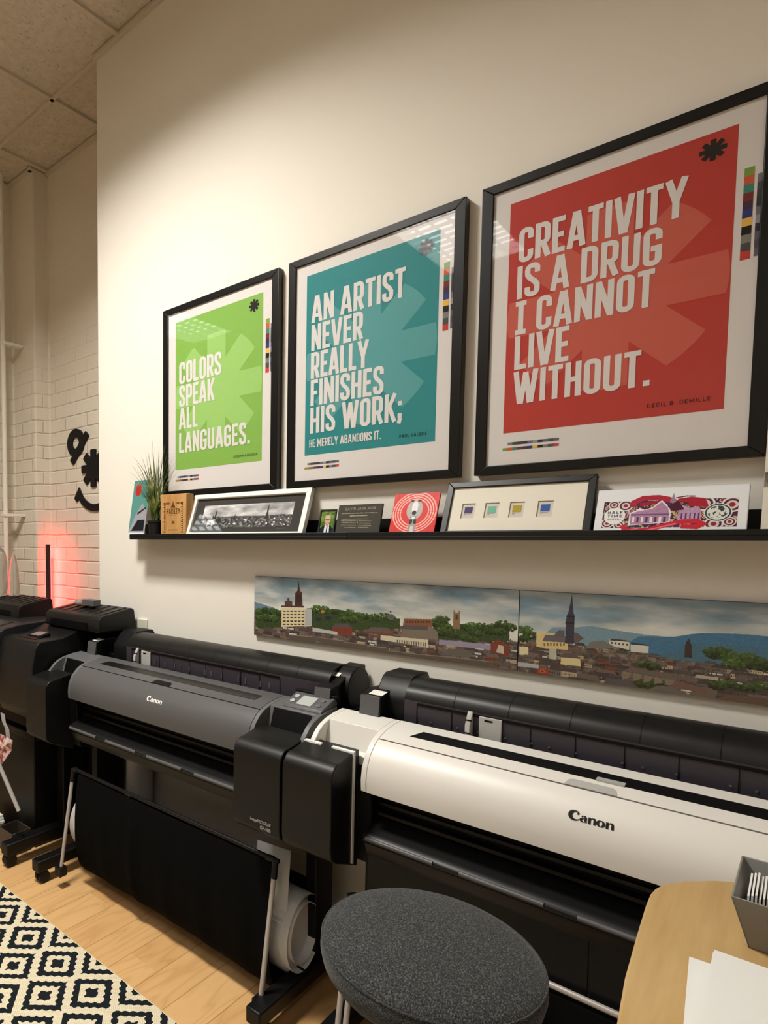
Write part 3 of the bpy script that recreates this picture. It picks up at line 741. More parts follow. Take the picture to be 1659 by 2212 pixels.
for i in range(5): A.rect(.028+i*.008, .031+i*.008, .044, .06, (90, 50, 100))
ribbon([(-.086, .030), (-.082, .018), (-.06, .013), (-.03, .016), (.0, .028), (.03, .037), (.06, .038), (.070, .030), (.060, .022), (.03, .024)], .012, (196, 34, 50)); ribbon([(-.07, .016), (-.04, .013), (-.01, .022), (.02, .032)], .004, (226, 110, 120))
A.ell(-.106, .056, .0225, .0235, (232, 232, 234)); A.ell(.096, .060, .0255, .0245, (218, 220, 214)); d_ = np.hypot((A.X-.096)/.0255, (A.Z-.060)/.0245)
A.C[(d_ < .92) & (d_ > .80)] = (48, 60, 58); A.C[(d_ < .72) & (A.noise(60, 28, 35, 2) > .56)] = (56, 64, 60)
A.build('printed_image', -.0005, t, .5)
g = MB(); put2d(g, text2d('HALF', -.122, .062, .032, .0075, gap=.12, tk=1.1), -.0012); put2d(g, text2d('TIME', -.122, .052, .032, .0075, gap=.12, tk=1.1), -.0012); put2d(g, text2d('SCHOOL', -.121, .0445, .030, .0045, gap=.12, tk=1.0), -.0012)
g.build('lettering', m_ink, t)
# tall print at the right edge
t = lean('tall_print', 'pale print with a gold top band, cut off at the right edge of the ledge', 'art print', .002, -.100, 15)
MB().box(-.085, .085, 0, .006, 0, .27).build('board', m_print_white, t)
A = Art(-.0845, .0845, .001, .269, 120, 190, (222, 218, 204)); A.rect(-.08, .09, .152, .27, (206, 172, 86), 20); nn = A.noise(20, 20, 41); w_ = (A.Z > .115) & (A.Z < .152); A.C[w_] = (np.array((96, 84, 72))+(nn[w_][:, None]-.4)*160)
A.build('printed_image', -.0005, t, .5)

# ================================================================ PANORAMA CANVASES
def pano(x0, x1, label, seed, draw):
    t = empty('canvas_panorama', ((x0+x1)/2, 0, 1.1905), label, 'canvas print', 'panorama canvases of the town')
    w = (x1-x0)/2
    MB().box(-w, w, -.0145, -.001, 0, .2485).build('panel', m_dark, t, bevel=.0006)  # black board colour stands in for shade in the gap between canvases
    A = Art(-w+.0004, w-.0004, .0004, .2481, 1150, 290)
    xc = (x0+x1)/2
    def q_(u, v): p = PY(u, v, -.015); return (p.x-xc, p.z-1.1905)
    draw(A, q_, seed); A.build('printed_image', -.0150, t, .22)
    return t
def draw_sky(A, seed, hz):
    zz = A.Z/.2485
    n1 = A.noise(5, 5, seed); n2 = A.noise(14, 9, seed+1)
    f = np.clip((zz-hz)/(1-hz), 0, 1)
    low = np.array((206, 208, 198)); hi = np.array((122, 134, 140)); blue = np.array((88, 124, 146))
    c = low*(1-f[..., None]**.8)+hi*(f[..., None]**.8)
    k_ = np.clip((n1-.42)*3.2, 0, 1)[..., None]; c = c*(1-.45*k_)+np.array((222, 220, 208))*.45*k_
    k_ = np.clip((.5-n1)*4, 0, 1)[..., None]*np.clip(f*2.5, 0, 1)[..., None]; c = c*(1-.55*k_)+blue*.55*k_
    A.C = c+(n2[..., None]-.5)*44
def hills(A, zs, col, jit=8):
    xs = np.linspace(A.b[0], A.b[1], len(zs)); h = np.interp(A.xs, xs, zs)[None, :]*.2485
    m_ = A.Z < h+.004*(A.noise(22, 1, 77)[0][None, :]-.5); A.C[m_] = np.array(col)+(A.noise(60, 20, 78)[m_][:, None]-.5)*jit*5
def roofs(A, seed, top):
    """town: rows of slate roofs and stone walls, larger towards the bottom"""
    rs = random.Random(seed); w2 = A.b[1]
    h = np.interp(A.xs, np.linspace(-w2, w2, len(top)), top)[None, :]*.2485; m_ = A.Z < h
    n_ = A.noise(80, 24, seed+9, 3); A.C[m_] = np.array((92, 80, 72))+(n_[m_][:, None]-.5)*120
    zb = .2485
    for row in range(11):
        f = row/10.; zc = None
        for i in range(int(46-26*f)):
            x_ = rs.uniform(-w2, w2); tp = np.interp(x_, np.linspace(-w2, w2, len(top)), top)*.2485
            z_ = tp*(1-f)-.002; w_ = rs.uniform(.010, .026)*(1+f*1.2); hh_ = rs.uniform(.006, .010)*(1+f*.9)
            wc = rs.choice([(120, 104, 88), (96, 72, 60), (150, 140, 120), (84, 76, 70), (176, 160, 130), (112, 66, 50), (100, 92, 86)])
            rc_ = rs.choice([(78, 72, 72), (64, 58, 58), (92, 84, 80), (104, 92, 84), (72, 62, 60)])
            A.rect(x_, x_+w_, z_-hh_, z_, wc, 26)
            n = int(w_/.004)
            for j in range(n): A.rect(x_+.0012+j*.004, x_+.0026+j*.004, z_-hh_*.7, z_-hh_*.3, (44, 40, 42))
            A.poly([(x_-.001, z_), (x_+w_+.001, z_), (x_+w_-.003, z_+hh_*.8), (x_+.003, z_+hh_*.8)], rc_, 18)
            if rs.random() < .5: A.rect(x_+w_*.3, x_+w_*.3+.0022, z_+hh_*.6, z_+hh_*1.2, (70, 56, 50))
            if rs.random() < .10: A.rect(x_, x_+w_*.8, z_+hh_*.1, z_+hh_*.5, (198, 198, 192), 20)
def trees(A, pts, seed, r0=.011):
    rs = random.Random(seed)
    for (x_, z_, s_) in pts:
        hue = rs.uniform(.8, 1.15)
        for i in range(90):
            a = rs.uniform(0, 6.28); d = rs.uniform(0, 1)**.5; r_ = r0*s_*rs.uniform(.10, .26)
            sh = hue*rs.uniform(.55, 1.1)+.30*math.sin(a)*d
            A.ell(x_+math.cos(a)*d*r0*s_*1.3, z_+math.sin(a)*d*r0*s_*.75, r_, r_*.8, (62*sh, 86*sh, 40*sh), 36, 1.1)
def draw_left(A, q, seed):
    draw_sky(A, seed, .45)
    hills(A, [.56, .50, .40, .36, .34, .34, .36, .37, .36, .34, .35, .34], (104, 132, 148))
    s = 2.9625; Q = lambda u, v: q(540+u/s, 1220+v/s)
    roofs(A, seed, [.40, .41, .43, .42, .42, .41, .42, .41, .40, .37, .36, .35])
    for pg in ([(40, 300), (190, 305), (210, 400), (40, 400)], [(395, 290), (560, 285), (720, 315), (900, 345), (960, 345), (960, 410), (395, 420)], [(1165, 385), (1250, 350), (1300, 400), (1420, 385), (1660, 385), (1660, 490), (1200, 480)]):
        A.poly([Q(*p) for p in pg], (50, 68, 36), 50)
    def trow(us, r_, sd):
        trees(A, [(*Q(u, v), r_*random.uniform(.8, 1.2)) for u, v in us], sd)
    trow([(60, 300), (100, 290), (150, 300), (190, 310), (100, 340), (150, 345), (60, 340), (380, 300), (430, 285), (480, 290), (540, 300), (600, 330), (640, 310), (690, 320), (740, 330), (600, 350), (660, 350), (800, 340), (860, 335), (900, 340)], 1.5, 5)
    A.ell(*Q(465, 300), .008, .006, (176, 120, 60), 30, .5); A.ell(*Q(500, 340), .014, .008, (36, 42, 66), 20, .5); A.ell(*Q(440, 350), .012, .007, (40, 44, 66), 20, .5)
    trow([(1190, 370), (1230, 350), (1270, 400), (1230, 430), (1290, 440), (1380, 400), (1430, 400), (1490, 400), (1560, 400), (1620, 390), (1440, 440), (1540, 430), (1600, 430), (1660, 400), (1380, 470), (1420, 480)], 1.5, 6)
    # office block
    A.poly([Q(202, 275), Q(395, 285), Q(395, 390), Q(202, 398)], (214, 200, 160)); A.poly([Q(352, 285), Q(395, 285), Q(395, 385), Q(352, 390)], (170, 172, 172))
    for i in range(5):
        for j in range(6): u0 = 210+j*24; v0 = 293+i*21; A.poly([Q(u0, v0), Q(u0+18, v0+.5), Q(u0+18, v0+9), Q(u0, v0+8)], (60, 52, 46))
    # dome and crowned spire
    A.ell(*Q(246, 225), .0055, .0095, (66, 66, 70), 16); A.poly([Q(222, 270), Q(272, 272), Q(270, 232), Q(222, 232)], (84, 60, 50), 20)
    A.poly([Q(286, 268), Q(337, 268), Q(334, 180), Q(320, 165), Q(311, 100), Q(303, 165), Q(289, 180)], (70, 44, 40), 22); A.poly([Q(303, 240), Q(309, 240), Q(309, 190), Q(303, 190)], (40, 26, 26)); A.poly([Q(316, 240), Q(322, 240), Q(322, 190), Q(316, 190)], (40, 26, 26))
    A.poly([Q(200, 270), Q(345, 274), Q(345, 262), Q(200, 260)], (84, 52, 44), 16)
    # church tower
    A.poly([Q(1300, 410), Q(1345, 412), Q(1343, 295), Q(1336, 290), Q(1334, 308), Q(1313, 306), Q(1310, 288), Q(1302, 292)], (128, 104, 76), 24); A.poly([Q(1315, 350), Q(1330, 351), Q(1330, 322), Q(1315, 321)], (72, 58, 48))
    # brick rows, stone hall
    A.poly([Q(525, 445), Q(655, 447), Q(652, 400), Q(525, 398)], (120, 56, 44), 24); A.poly([Q(525, 402), Q(655, 404), Q(630, 378), Q(545, 374)], (86, 76, 76), 12)
    A.poly([Q(745, 440), Q(920, 455), Q(920, 420), Q(745, 412)], (118, 62, 48), 22); A.poly([Q(745, 425), Q(915, 440), Q(880, 402), Q(775, 398)], (96, 86, 82), 12)
    A.poly([Q(975, 410), Q(1165, 400), Q(1165, 348), Q(985, 345)], (128, 82, 58), 22)
    for i in range(9): A.poly([Q(1000+i*18, 372), Q(1010+i*18, 372), Q(1010+i*18, 360), Q(1000+i*18, 360)], (70, 50, 44))
    A.poly([Q(965, 470), Q(1205, 480), Q(1200, 430), Q(1165, 398), Q(1140, 392), Q(985, 385)], (118, 108, 96), 20); A.poly([Q(965, 410), Q(1135, 420), Q(1140, 392), Q(985, 385)], (84, 80, 82), 10)
    A.ell(*Q(902, 335), .013, .011, (90, 92, 90), 26); A.ell(*Q(900, 300), .0035, .004, (80, 84, 84))
    A.poly([Q(835, 480), Q(1140, 530), Q(1140, 480), Q(835, 450)], (204, 196, 168), 20)
    for i in range(13): A.poly([Q(940+i*15, 505+i*1.5), Q(947+i*15, 506+i*1.5), Q(947+i*15, 480+i*1.5), Q(940+i*15, 479+i*1.5)], (90, 84, 80))
    A.poly([Q(1210, 510), Q(1540, 545), Q(1540, 510), Q(1210, 478)], (146, 138, 160), 16); A.poly([Q(400, 425), Q(560, 450), Q(560, 430), Q(400, 400)], (180, 180, 176), 26)
    A.poly([Q(1210, 575), Q(1440, 590), Q(1390, 545), Q(1270, 535)], (98, 92, 86), 14); A.poly([Q(1540, 560), Q(1660, 590), Q(1660, 520), Q(1590, 478), Q(1540, 500)], (116, 60, 46), 22); A.poly([Q(1575, 560), Q(1625, 570), Q(1622, 520), Q(1590, 512)], (190, 180, 160), 10)
    # dark slate terraces along the bottom edge
    for (u0, v0, u1, v1) in ((250, 445, 410, 460), (440, 462, 600, 484), (600, 490, 750, 510), (755, 515, 870, 530), (880, 545, 1075, 570), (1080, 570, 1290, 590), (1300, 590, 1560, 620)):
        A.poly([Q(u0, v0), Q(u1, v1), Q(u1+12, v1+46), Q(u0+6, v0+44)], (86, 78, 70), 16); A.poly([Q(u0, v0), Q(u1, v1), Q(u1, v1+5), Q(u0, v0+5)], (134, 124, 110))
def draw_right(A, q, seed):
    draw_sky(A, seed, .42)
    s = 2.865; Q = lambda u, v: q(1080+u/s, 1240+v/s)
    hills(A, [.42, .50, .47, .43, .40, .40, .38, .40], (120, 146, 160))
    def hp(pts, col, j=30): A.poly([Q(*p) for p in pts], col, j)
    hp([(200, 420), (330, 330), (480, 330), (560, 320), (700, 345), (900, 375), (1100, 395), (1100, 520), (200, 520)], (112, 140, 154))
    hp([(700, 480), (860, 385), (1080, 388), (1180, 372), (1250, 365), (1420, 368), (1560, 375), (1700, 390), (1700, 600), (700, 600)], (62, 110, 140)); hp([(1000, 500), (1200, 430), (1500, 440), (1700, 470), (1700, 600), (1000, 600)], (66, 106, 126))
    roofs(A, seed+3, [.44, .42, .40, .40, .36, .36, .34, .34, .32, .34, .34, .32])
    def trow(us, r_, sd): trees(A, [(*Q(u, v), r_*random.uniform(.8, 1.2)) for u, v in us], sd)
    trow([(20, 320), (60, 310), (100, 330), (160, 350), (190, 380), (150, 400), (20, 370)], 1.5, 15); trow([(1330, 490), (1380, 490), (1420, 520), (1480, 540), (1540, 530), (1600, 560), (1650, 560), (1440, 560)], 1.6, 16)
    trow([(880, 560), (940, 570), (780, 460), (870, 680), (930, 685), (980, 675), (1350, 690), (1420, 680), (1480, 700), (1560, 700), (1620, 690)], 1.2, 17)
    hp([(225, 450), (225, 365), (260, 358), (400, 375), (420, 400), (420, 470), (300, 460)], (206, 186, 128), 16); hp([(262, 415), (420, 425), (410, 385), (280, 375)], (96, 92, 98), 10)
    for i in range(7): hp([(270+i*20, 445), (280+i*20, 446), (280+i*20, 428), (270+i*20, 427)], (120, 96, 70), 0)
    # slim dark spire
    hp([(402, 430), (458, 432), (460, 300), (464, 262), (455, 240), (446, 120), (440, 160), (422, 240), (412, 262), (408, 300)], (54, 52, 66), 22); hp([(404, 306), (462, 308), (462, 298), (404, 296)], (34, 34, 46), 0); hp([(410, 266), (462, 268), (462, 258), (410, 256)], (34, 34, 46), 0)
    hp([(330, 385), (400, 390), (400, 350), (360, 348)], (90, 84, 84)); hp([(458, 430), (520, 400), (480, 365), (458, 360)], (92, 84, 82)); hp([(675, 440), (675, 402), (800, 412), (800, 470)], (206, 204, 190), 14); hp([(675, 410), (800, 420), (800, 412), (690, 400)], (58, 56, 62), 6)
    for i in range(5): hp([(685+i*24, 432+i*3), (697+i*24, 433+i*3), (697+i*24, 420+i*3), (685+i*24, 419+i*3)], (80, 74, 70), 0)
    hp([(808, 480), (808, 432), (920, 440), (920, 490)], (200, 200, 186), 14); hp([(808, 436), (920, 446), (920, 438), (820, 424)], (56, 54, 60), 6)
    hp([(525, 460), (560, 420), (640, 410), (730, 462)], (112, 110, 104), 12); hp([(1140, 515), (1188, 520), (1186, 440), (1166, 395), (1146, 440)], (60, 44, 44), 16)
    hp([(25, 410), (112, 412), (112, 385), (70, 355), (25, 385)], (206, 190, 142), 10); hp([(60, 395), (75, 396), (75, 375), (60, 374)], (80, 60, 50), 0); hp([(0, 440), (110, 500), (110, 440), (20, 415)], (140, 70, 56), 16); hp([(0, 510), (35, 518), (35, 450), (0, 430)], (190, 184, 172), 10)
    hp([(120, 495), (175, 500), (175, 452), (120, 448)], (212, 204, 160), 14); hp([(375, 558), (500, 572), (495, 520), (440, 500), (378, 510)], (210, 194, 140), 12); hp([(370, 515), (500, 525), (460, 490), (400, 488)], (88, 80, 76), 8); hp([(305, 525), (350, 530), (350, 465), (305, 460)], (178, 176, 160), 14)
    for i in range(6): hp([(760+i*66, 600+i*12), (815+i*66, 612+i*12), (800+i*66, 640+i*12), (756+i*66, 655+i*8)], (124, 110, 92), 30); hp([(770+i*66, 600+i*10), (850+i*66, 615+i*10), (880+i*66, 592+i*10), (810+i*66, 575+i*10)], (100, 90, 82), 12)
    hp([(10, 560), (240, 585), (240, 560), (30, 535)], (170, 170, 170), 26); hp([(225, 615), (310, 622), (300, 590), (240, 578)], (150, 60, 34), 24); d0 = Q(262, 602)
    A.ell(*d0, .006, .0055, (196, 120, 80)); A.ell(*d0, .0042, .0038, (110, 50, 34))
    hp([(480, 640), (620, 668), (600, 628), (480, 610)], (98, 88, 80), 14); hp([(640, 680), (850, 705), (800, 660), (660, 640)], (84, 80, 84), 14); hp([(900, 720), (1120, 745), (1080, 700), (980, 690)], (104, 96, 92), 12); hp([(1060, 700), (1300, 745), (1260, 705), (1090, 660)], (112, 84, 76), 24)
    hp([(1200, 640), (1350, 660), (1350, 640), (1220, 622)], (168, 160, 146), 20); hp([(1300, 790), (1659, 830), (1659, 770), (1400, 745)], (96, 76, 64), 16)
pano(-1.585, -.5965, 'left panorama canvas showing the town with crowned spire and office block', 51, draw_left)
pano(-.5950, .394, 'right panorama canvas showing the town with slim dark spire and blue hills', 61, draw_right)

# ================================================================ WALL SIGN, LIGHT BAR on the brick wall
t = empty('wall_sign', (-3.18, .399, 2.05), 'black smiley face sign with an asterisk nose on the white brick wall', 'wall sign')
g = MB(); yy0, yy1 = -.012, -.0005
def loc(x, z): return (x+3.18, z-2.05)
def ringplate(g, cx, cz, ro, ri, n=40, rzf=1.):
    for i in range(n):
        a0, a1 = 2*math.pi*i/n, 2*math.pi*(i+1)/n
        P = [(cx+ro*math.cos(a0), cz+ro*rzf*math.sin(a0)), (cx+ro*math.cos(a1), cz+ro*rzf*math.sin(a1)), (cx+ri*math.cos(a1), cz+ri*rzf*math.sin(a1)), (cx+ri*math.cos(a0), cz+ri*rzf*math.sin(a0))]
        g.plate(P, yy0, yy1)
c_ = loc(-3.366, 2.232); ringplate(g, c_[0], c_[1], .092, .038)
a_ = loc(-3.41, 2.105); b_ = loc(-3.241, 2.280)
vs, fs = strip([a_, b_], .046); g.plate([vs[0], vs[1], vs[3], vs[2]], yy0-.0008, yy1)
g.build('ringed_eye', m_ink, t)
g = MB(); vs, fs = asterisk(0, 0, .122)[0]; g.plate(vs[1:], yy0, yy1); g.build('asterisk_nose', m_ink, t)
g = MB(); P = []
cc = loc(-3.165, 1.985)
ao = arc(cc[0], cc[1], .212, 209, 331, 22); ai = arc(cc[0], cc[1], .168, 331, 209, 22)
for i in range(22): g.plate([ao[i], ao[i+1], ai[21-i], ai[22-i]], yy0, yy1)
for sgn in (-1, 1):
    e_ = (cc[0]+sgn*.19*math.cos(math.radians(29)), cc[1]-.19*math.sin(math.radians(29)))
    g.plate([(e_[0]+sgn*(-.052), e_[1]-.045) if False else (e_[0]+sgn*.05, e_[1]-.028), (e_[0]+sgn*.0, e_[1]+.042), (e_[0]-sgn*.028, e_[1]-.004), (e_[0]+sgn*.028, e_[1]-.052)], yy0-.0008, yy1)
g.build('smile', m_ink, t)

lb_ = PY(105, 1230, .325); t = empty('light_bar', (lb_.x, .325, 0.61), 'upright black light bar glowing red against the brick corner', 'light bar')
g = MB(); g.box(-.019, .019, -.012, .006, 0, .945); g.box(-.05, .05, -.03, .03, -.62, -.60); g.box(-.008, .008, -.008, .008, -.60, 0); g.build('bar_body', m_black2, t, bevel=.002)
m_redled = mat('red_led', (255, 60, 50), .5, .1, emit=(255, 40, 42), estr=90.0)
MB().box(-.013, .013, .0062, .010, .01, .935).build('led_strip', m_redled, t)

# ================================================================ PRINTERS
SH = [(-.460, .862), (-.4625, .895), (-.457, .93), (-.440, .965), (-.412, .992), (-.392, 1.004)]    # front cover curve, bottom to seam
ST = [(-.388, 1.006), (-.35, 1.018), (-.30, 1.026), (-.245, 1.030)]
FULL = SH+ST
def surf(s, off=0.0):
    """point on the cover curve at arc length s from its bottom edge"""
    for i in range(len(FULL)-1):
        a, b = FULL[i], FULL[i+1]; L = math.hypot(b[0]-a[0], b[1]-a[1])
        if s <= L or i == len(FULL)-2:
            k_ = s/L; ny, nz_ = -(b[1]-a[1])/L, (b[0]-a[0])/L
            return (a[0]+(b[0]-a[0])*k_+ny*off, a[1]+(b[1]-a[1])*k_+nz_*off)
        s -= L
def canon_logo(W_, Hc):
    """serif word mark: heavy and hairline strokes; list of (verts, faces) in x,z"""
    out = []; s = Hc
    def st(pts, ws): out.append(strip([(p[0]*s, p[1]*s) for p in pts], [w*s for w in ws]))
    # C
    n = 16; pts = []; ws = []
    for i in range(n+1):
        a = math.radians(48+ (318-48)*i/n); pts.append((.50+.44*math.cos(a), .5+.46*math.sin(a))); ws.append(.06+.30*max(0, math.sin(math.radians((i/n)*180)))**1.4)
    st(pts, ws); st([(.80, .86), (.66, .66)], [.10, .22]); 
    def bowl_a(x):
        st([(x+.10, .54), (x+.22, .66), (x+.40, .64), (x+.46, .50), (x+.46, .10), (x+.58, .03)], [.16, .10, .14, .22, .22, .06])
        pts = []; ws = []
        for i in range(9):
            a = math.radians(80+200*i/8); pts.append((x+.30+.24*math.cos(a), .22+.19*math.sin(a))); ws.append(.05+.17*math.sin(math.pi*i/8))
        st(pts, ws)
    def ln(x):
        st([(x+.0, .66), (x+.12, .60)], [.04, .05]); st([(x+.13, .68), (x+.13, 0)], [.22, .22]); st([(x+.20, .50), (x+.36, .64), (x+.50, .62), (x+.56, .45), (x+.56, 0)], [.05, .10, .18, .22, .22])
    def lo(x):
        pts = []; ws = []
        for i in range(20):
            a = 2*math.pi*i/20; pts.append((x+.32+.25*math.cos(a), .33+.30*math.sin(a))); ws.append(.07+.17*abs(math.cos(a)))
        out.append(strip([(p[0]*s, p[1]*s) for p in pts], [w*s for w in ws], True))
    bowl_a(.92); ln(1.58); lo(2.30); ln(3.02)
    tot = 3.70*s; k_ = W_/tot
    return [([(v[0]*k_, v[1]) for v in vs], fs) for vs, fs in out]

def wide_printer(x0, label, shell, housing, logo_m, roll_u, white, x_guide, rods):
    t = empty('wide_format_printer', (x0, 0, 0), label, 'printer', 'wide printers along the painted wall')
    W = 1.43
    # ---- stand
    g = MB()
    for u in (.115, W-.075):
        g.box(u-.028, u+.028, -.605, -.02, .058, .112)
    g.box(.12, W-.08, -.215, -.185, .14, .20); g.box(.12, W-.08, -.23, -.10, .58, .62)
    g.build('stand_base', m_black, t, bevel=.006)
    for u in (.125, W-.085): MB().box(u-.022, u+.022, -.26, -.15, .112, .60).build('leg', m_black, t, bevel=.005)
    for u in (.115, W-.075):
        for y_ in (-.565, -.06):
            g = MB(); g.tube([(u-.024, y_, .029), (u-.006, y_, .029)], .028, 24); g.tube([(u+.006, y_, .029), (u+.024, y_, .029)], .028, 24); g.box(u-.02, u+.02, y_-.018, y_+.018, .040, .060)
            g.build('caster', m_rubber, t, bevel=.003)
    # ---- basket: rods and sling
    for u, xr in rods:
        g = MB(); g.tube([(u, -.532, .085), (u, -.462, .500)], .0085, 14, 0); g.tube([(u, -.465, .478), (u, -.456, .535), (u+xr*.01, -.456, .537), (u+xr*.035, -.456, .534)], .0105, 12, 1); g.box(u-.02, u+.02, -.552, -.512, .060, .10, 1)
        g.build('basket_rod', [m_alu, m_black], t, smooth=True)
    # cloth sling
    u0, u1 = .256, 1.325; prof = []
    key = [(-.458, .538), (-.470, .45), (-.480, .32), (-.478, .20), (-.462, .11), (-.43, .060), (-.38, .042), (-.30, .05), (-.22, .10), (-.17, .20), (-.15, .34)]
    nu = 60; vs = []; fs = []
    for i in range(nu+1):
        a = i/nu; u = u0+(u1-u0)*a
        for j, (y_, z_) in enumerate(key):
            hgt = math.sin(math.pi*min(1, j/6.))
            fold = .010*math.exp(-((a-.36)/.02)**2)*hgt+.006*math.sin(a*37+z_*5)*hgt*.5+.004*math.sin(a*71+1.3)*hgt*.4
            sag = .018*math.sin(math.pi*a)*(1 if j >= 3 else 0)*.6
            vs.append((u, y_-fold, z_+(sag if 4 <= j <= 8 else 0)-(.012*math.sin(math.pi*a) if j == 0 else 0)))
    m_ = len(key)
    for i in range(nu):
        for j in range(m_-1): fs.append((i*m_+j, i*m_+j+1, (i+1)*m_+j+1, (i+1)*m_+j))
    g = MB(); g.add(vs, fs); o_ = g.build('cloth_basket', m_fabric, t, smooth=True); md = o_.modifiers.new('th', 'SOLIDIFY'); md.thickness = .0025
    sb = o_.modifiers.new('sub', 'SUBSURF'); sb.levels = 1; sb.render_levels = 1
    g = MB(); g.tube([(u0-.03, -.456, .537), (u1+.02, -.456, .537)], .0075, 12); g.build('basket_bar', m_alu if white else m_black, t, smooth=True)
    # ---- lower body
    g = MB()
    g.prof([(-.36, .86), (-.36, .765), (-.33, .745), (-.33, .62), (-.06, .62), (-.06, 1.0), (-.24, 1.0), (-.30, .98)], .0, W)
    g.prof([(-.425, .86), (-.41, .66), (-.40, .62), (-.32, .60), (-.32, .99)], .0, .200); g.prof([(-.425, .86), (-.41, .66), (-.40, .62), (-.32, .60), (-.32, .99)], 1.220, W)
    g.build('body', m_dark, t, bevel=.004)
    g = MB(); g.prof([(-.36, .845), (-.366, .845), (-.368, .826), (-.36, .826)], .20, 1.22); g.prof([(-.36, .808), (-.372, .808), (-.374, .80), (-.36, .80)], .20, 1.22); g.prof([(-.36, .785), (-.385, .782), (-.385, .772), (-.36, .772)], .20, 1.22)
    g.build('feed_rails', m_black2, t)
    g = MB()
    g.prof([(-.355, .768), (-.445, .742), (-.462, .736), (-.468, .728), (-.466, .718), (-.45, .714), (-.355, .735)], .195, 1.225)
    g.build('exit_guide', m_black2, t, bevel=.003, seg=3)
    g = MB(); n = 4; wseg = 1.03/n
    for i in range(n):
        a = .195+i*wseg+.012; b = .195+(i+1)*wseg-.055
        g.tube([(a, -.4655, .7285), (b, -.4655, .7285)], .0062, 14)
    g.build('lip_highlight', m_mgrey, t, smooth=True)  # grey segments stand in for reflections along the black lip
    g = MB(); g.prof([(-.455, .713), (-.452, .700), (-.435, .665), (-.40, .655), (-.36, .66), (-.36, .713)], .195, 1.225); g.build('lower_door', m_black2, t, bevel=.004)
    if white:
        g = MB(); g.box(.20, .74, -.436, -.430, .30, .68); g.box(.744, 1.225, -.436, -.430, .30, .68); g.build('shade_panel', m_black, t, bevel=.002)  # black panels added to darken the space under the white printer
    # ---- curved covers
    inner = [(-.392, .99), (-.43, .94), (-.445, .90), (-.445, .862)]
    g = MB(); g.prof(SH+inner, .204, 1.214); fc = g.build('front_cover', shell, t, smooth=True)
    g = MB(); g.prof(ST+[(-.245, 1.0), (-.38, .985)], .204, 1.214); g.build('top_cover', shell, t, smooth=True)
    # housings with a pocket above the tanks
    def housing_at(a, b, nm):
        g = MB(); back = [(-.245, .98), (-.38, .90), (-.42, .862)]
        g.prof(FULL+back, a, a+.016); g.prof(FULL+back, b-.016, b)
        g.prof([(-.40, .94), (-.375, .945), (-.352, 1.0175), (-.30, 1.026), (-.245, 1.030)]+[(-.245, .98), (-.38, .90)], a+.016, b-.016)
        o = g.build(nm, housing, t, bevel=.0015)
        if not white:
            g = MB(); g.prof([(-.4015, .942), (-.3765, .947), (-.3545, 1.0135), (-.350, 1.0135), (-.370, .94)], a+.032, b-.030); g.build('pocket_lining', m_dark, o)
        return o
    housing_at(.004, .2025, 'left_housing'); housing_at(1.2155, W-.004, 'right_housing')
    # slot window on the top cover
    def ontop(y, off): 
        for i in range(len(ST)-1):
            if ST[i][0] <= y <= ST[i+1][0]: k_ = (y-ST[i][0])/(ST[i+1][0]-ST[i][0]); return ST[i][1]+(ST[i+1][1]-ST[i][1])*k_+off
    a, b = .288, 1.158
    g = MB(); ya, yb = -.345, -.300
    g.add([(a-.012, ya, ontop(ya, .0012)), (b, ya, ontop(ya, .0012)), (b, yb, ontop(yb, .0012)), (a+.008, yb, ontop(yb, .0012)),
           (a-.012, ya, ontop(ya, -.004)), (b, ya, ontop(ya, -.004)), (b, yb, ontop(yb, -.004)), (a+.008, yb, ontop(yb, -.004))], [(0, 1, 2, 3), (7, 6, 5, 4), (0, 4, 5, 1), (1, 5, 6, 2), (2, 6, 7, 3), (3, 7, 4, 0)])
    if white: g.box((a+b)/2+.0, (a+b)/2+.055, ya-.004, yb-.010, ontop(ya, 0), ontop(ya, .004), 1)
    g.build('paper_slot', [m_navy if not white else m_dark, m_lgrey], t)
    # handle recess on the seam
    hx0, hx1 = (.668, .772)
    g = MB(); P = []
    for (u, s_) in [(hx0, 0.0), (hx0+.006, .022), (hx0+.014, .027), (hx1-.014, .027), (hx1-.006, .022), (hx1, 0.0)]:
        base_s = sum(math.hypot(SH[i+1][0]-SH[i][0], SH[i+1][1]-SH[i][1]) for i in range(len(SH)-1))+.004
        y_, z_ = surf(base_s+s_, .0012); P.append((u, y_, z_))
    g.add(P, [tuple(range(6))]); g.build('handle_recess', m_dark if not white else m_lgrey, t)
    # word mark
    lg = canon_logo(.084, .021); g = MB(); lx = .704 if not white else .694
    for vs_, fs_ in lg:
        V = []
        for v_ in vs_:
            y_, z_ = surf(.088+v_[1], .0012); V.append((lx+v_[0], y_, z_))
        g.add(V, fs_)
    g.build('word_mark', logo_m, t)
    # ---- ink tank boxes
    def tank(a, b, nm, stripe):
        P = [(-.402, .60), (-.402, .962), (-.45, .957), (-.515, .946)]+arc(-.515, .902, .0455, 96, 178, 7)+[(-.5605, .70), (-.556, .672), (-.53, .652), (-.47, .628)]
        g = MB(); g.prof(P, a, b); o = g.build(nm, m_black2, t, bevel=.0035, seg=3)
        if stripe:
            P2 = [(-.432, .618), (-.432, .963), (-.443, .963), (-.443, .622)]
            g = MB(); w_ = b-a
            g.prof([(-.443, .6225), (-.443, .958), (-.432, .9605), (-.432, .6185)], b-.002, b+.0032)
            g.prof([(-.443, .957), (-.443, .9625), (-.432, .9640), (-.432, .958)], a, a+w_*.36); g.prof([(-.443, .957), (-.443, .9625), (-.432, .9640), (-.432, .958)], a+w_*.58, b+.0032)
            s_ = g.build('white_stripe', m_white, o)
        return o
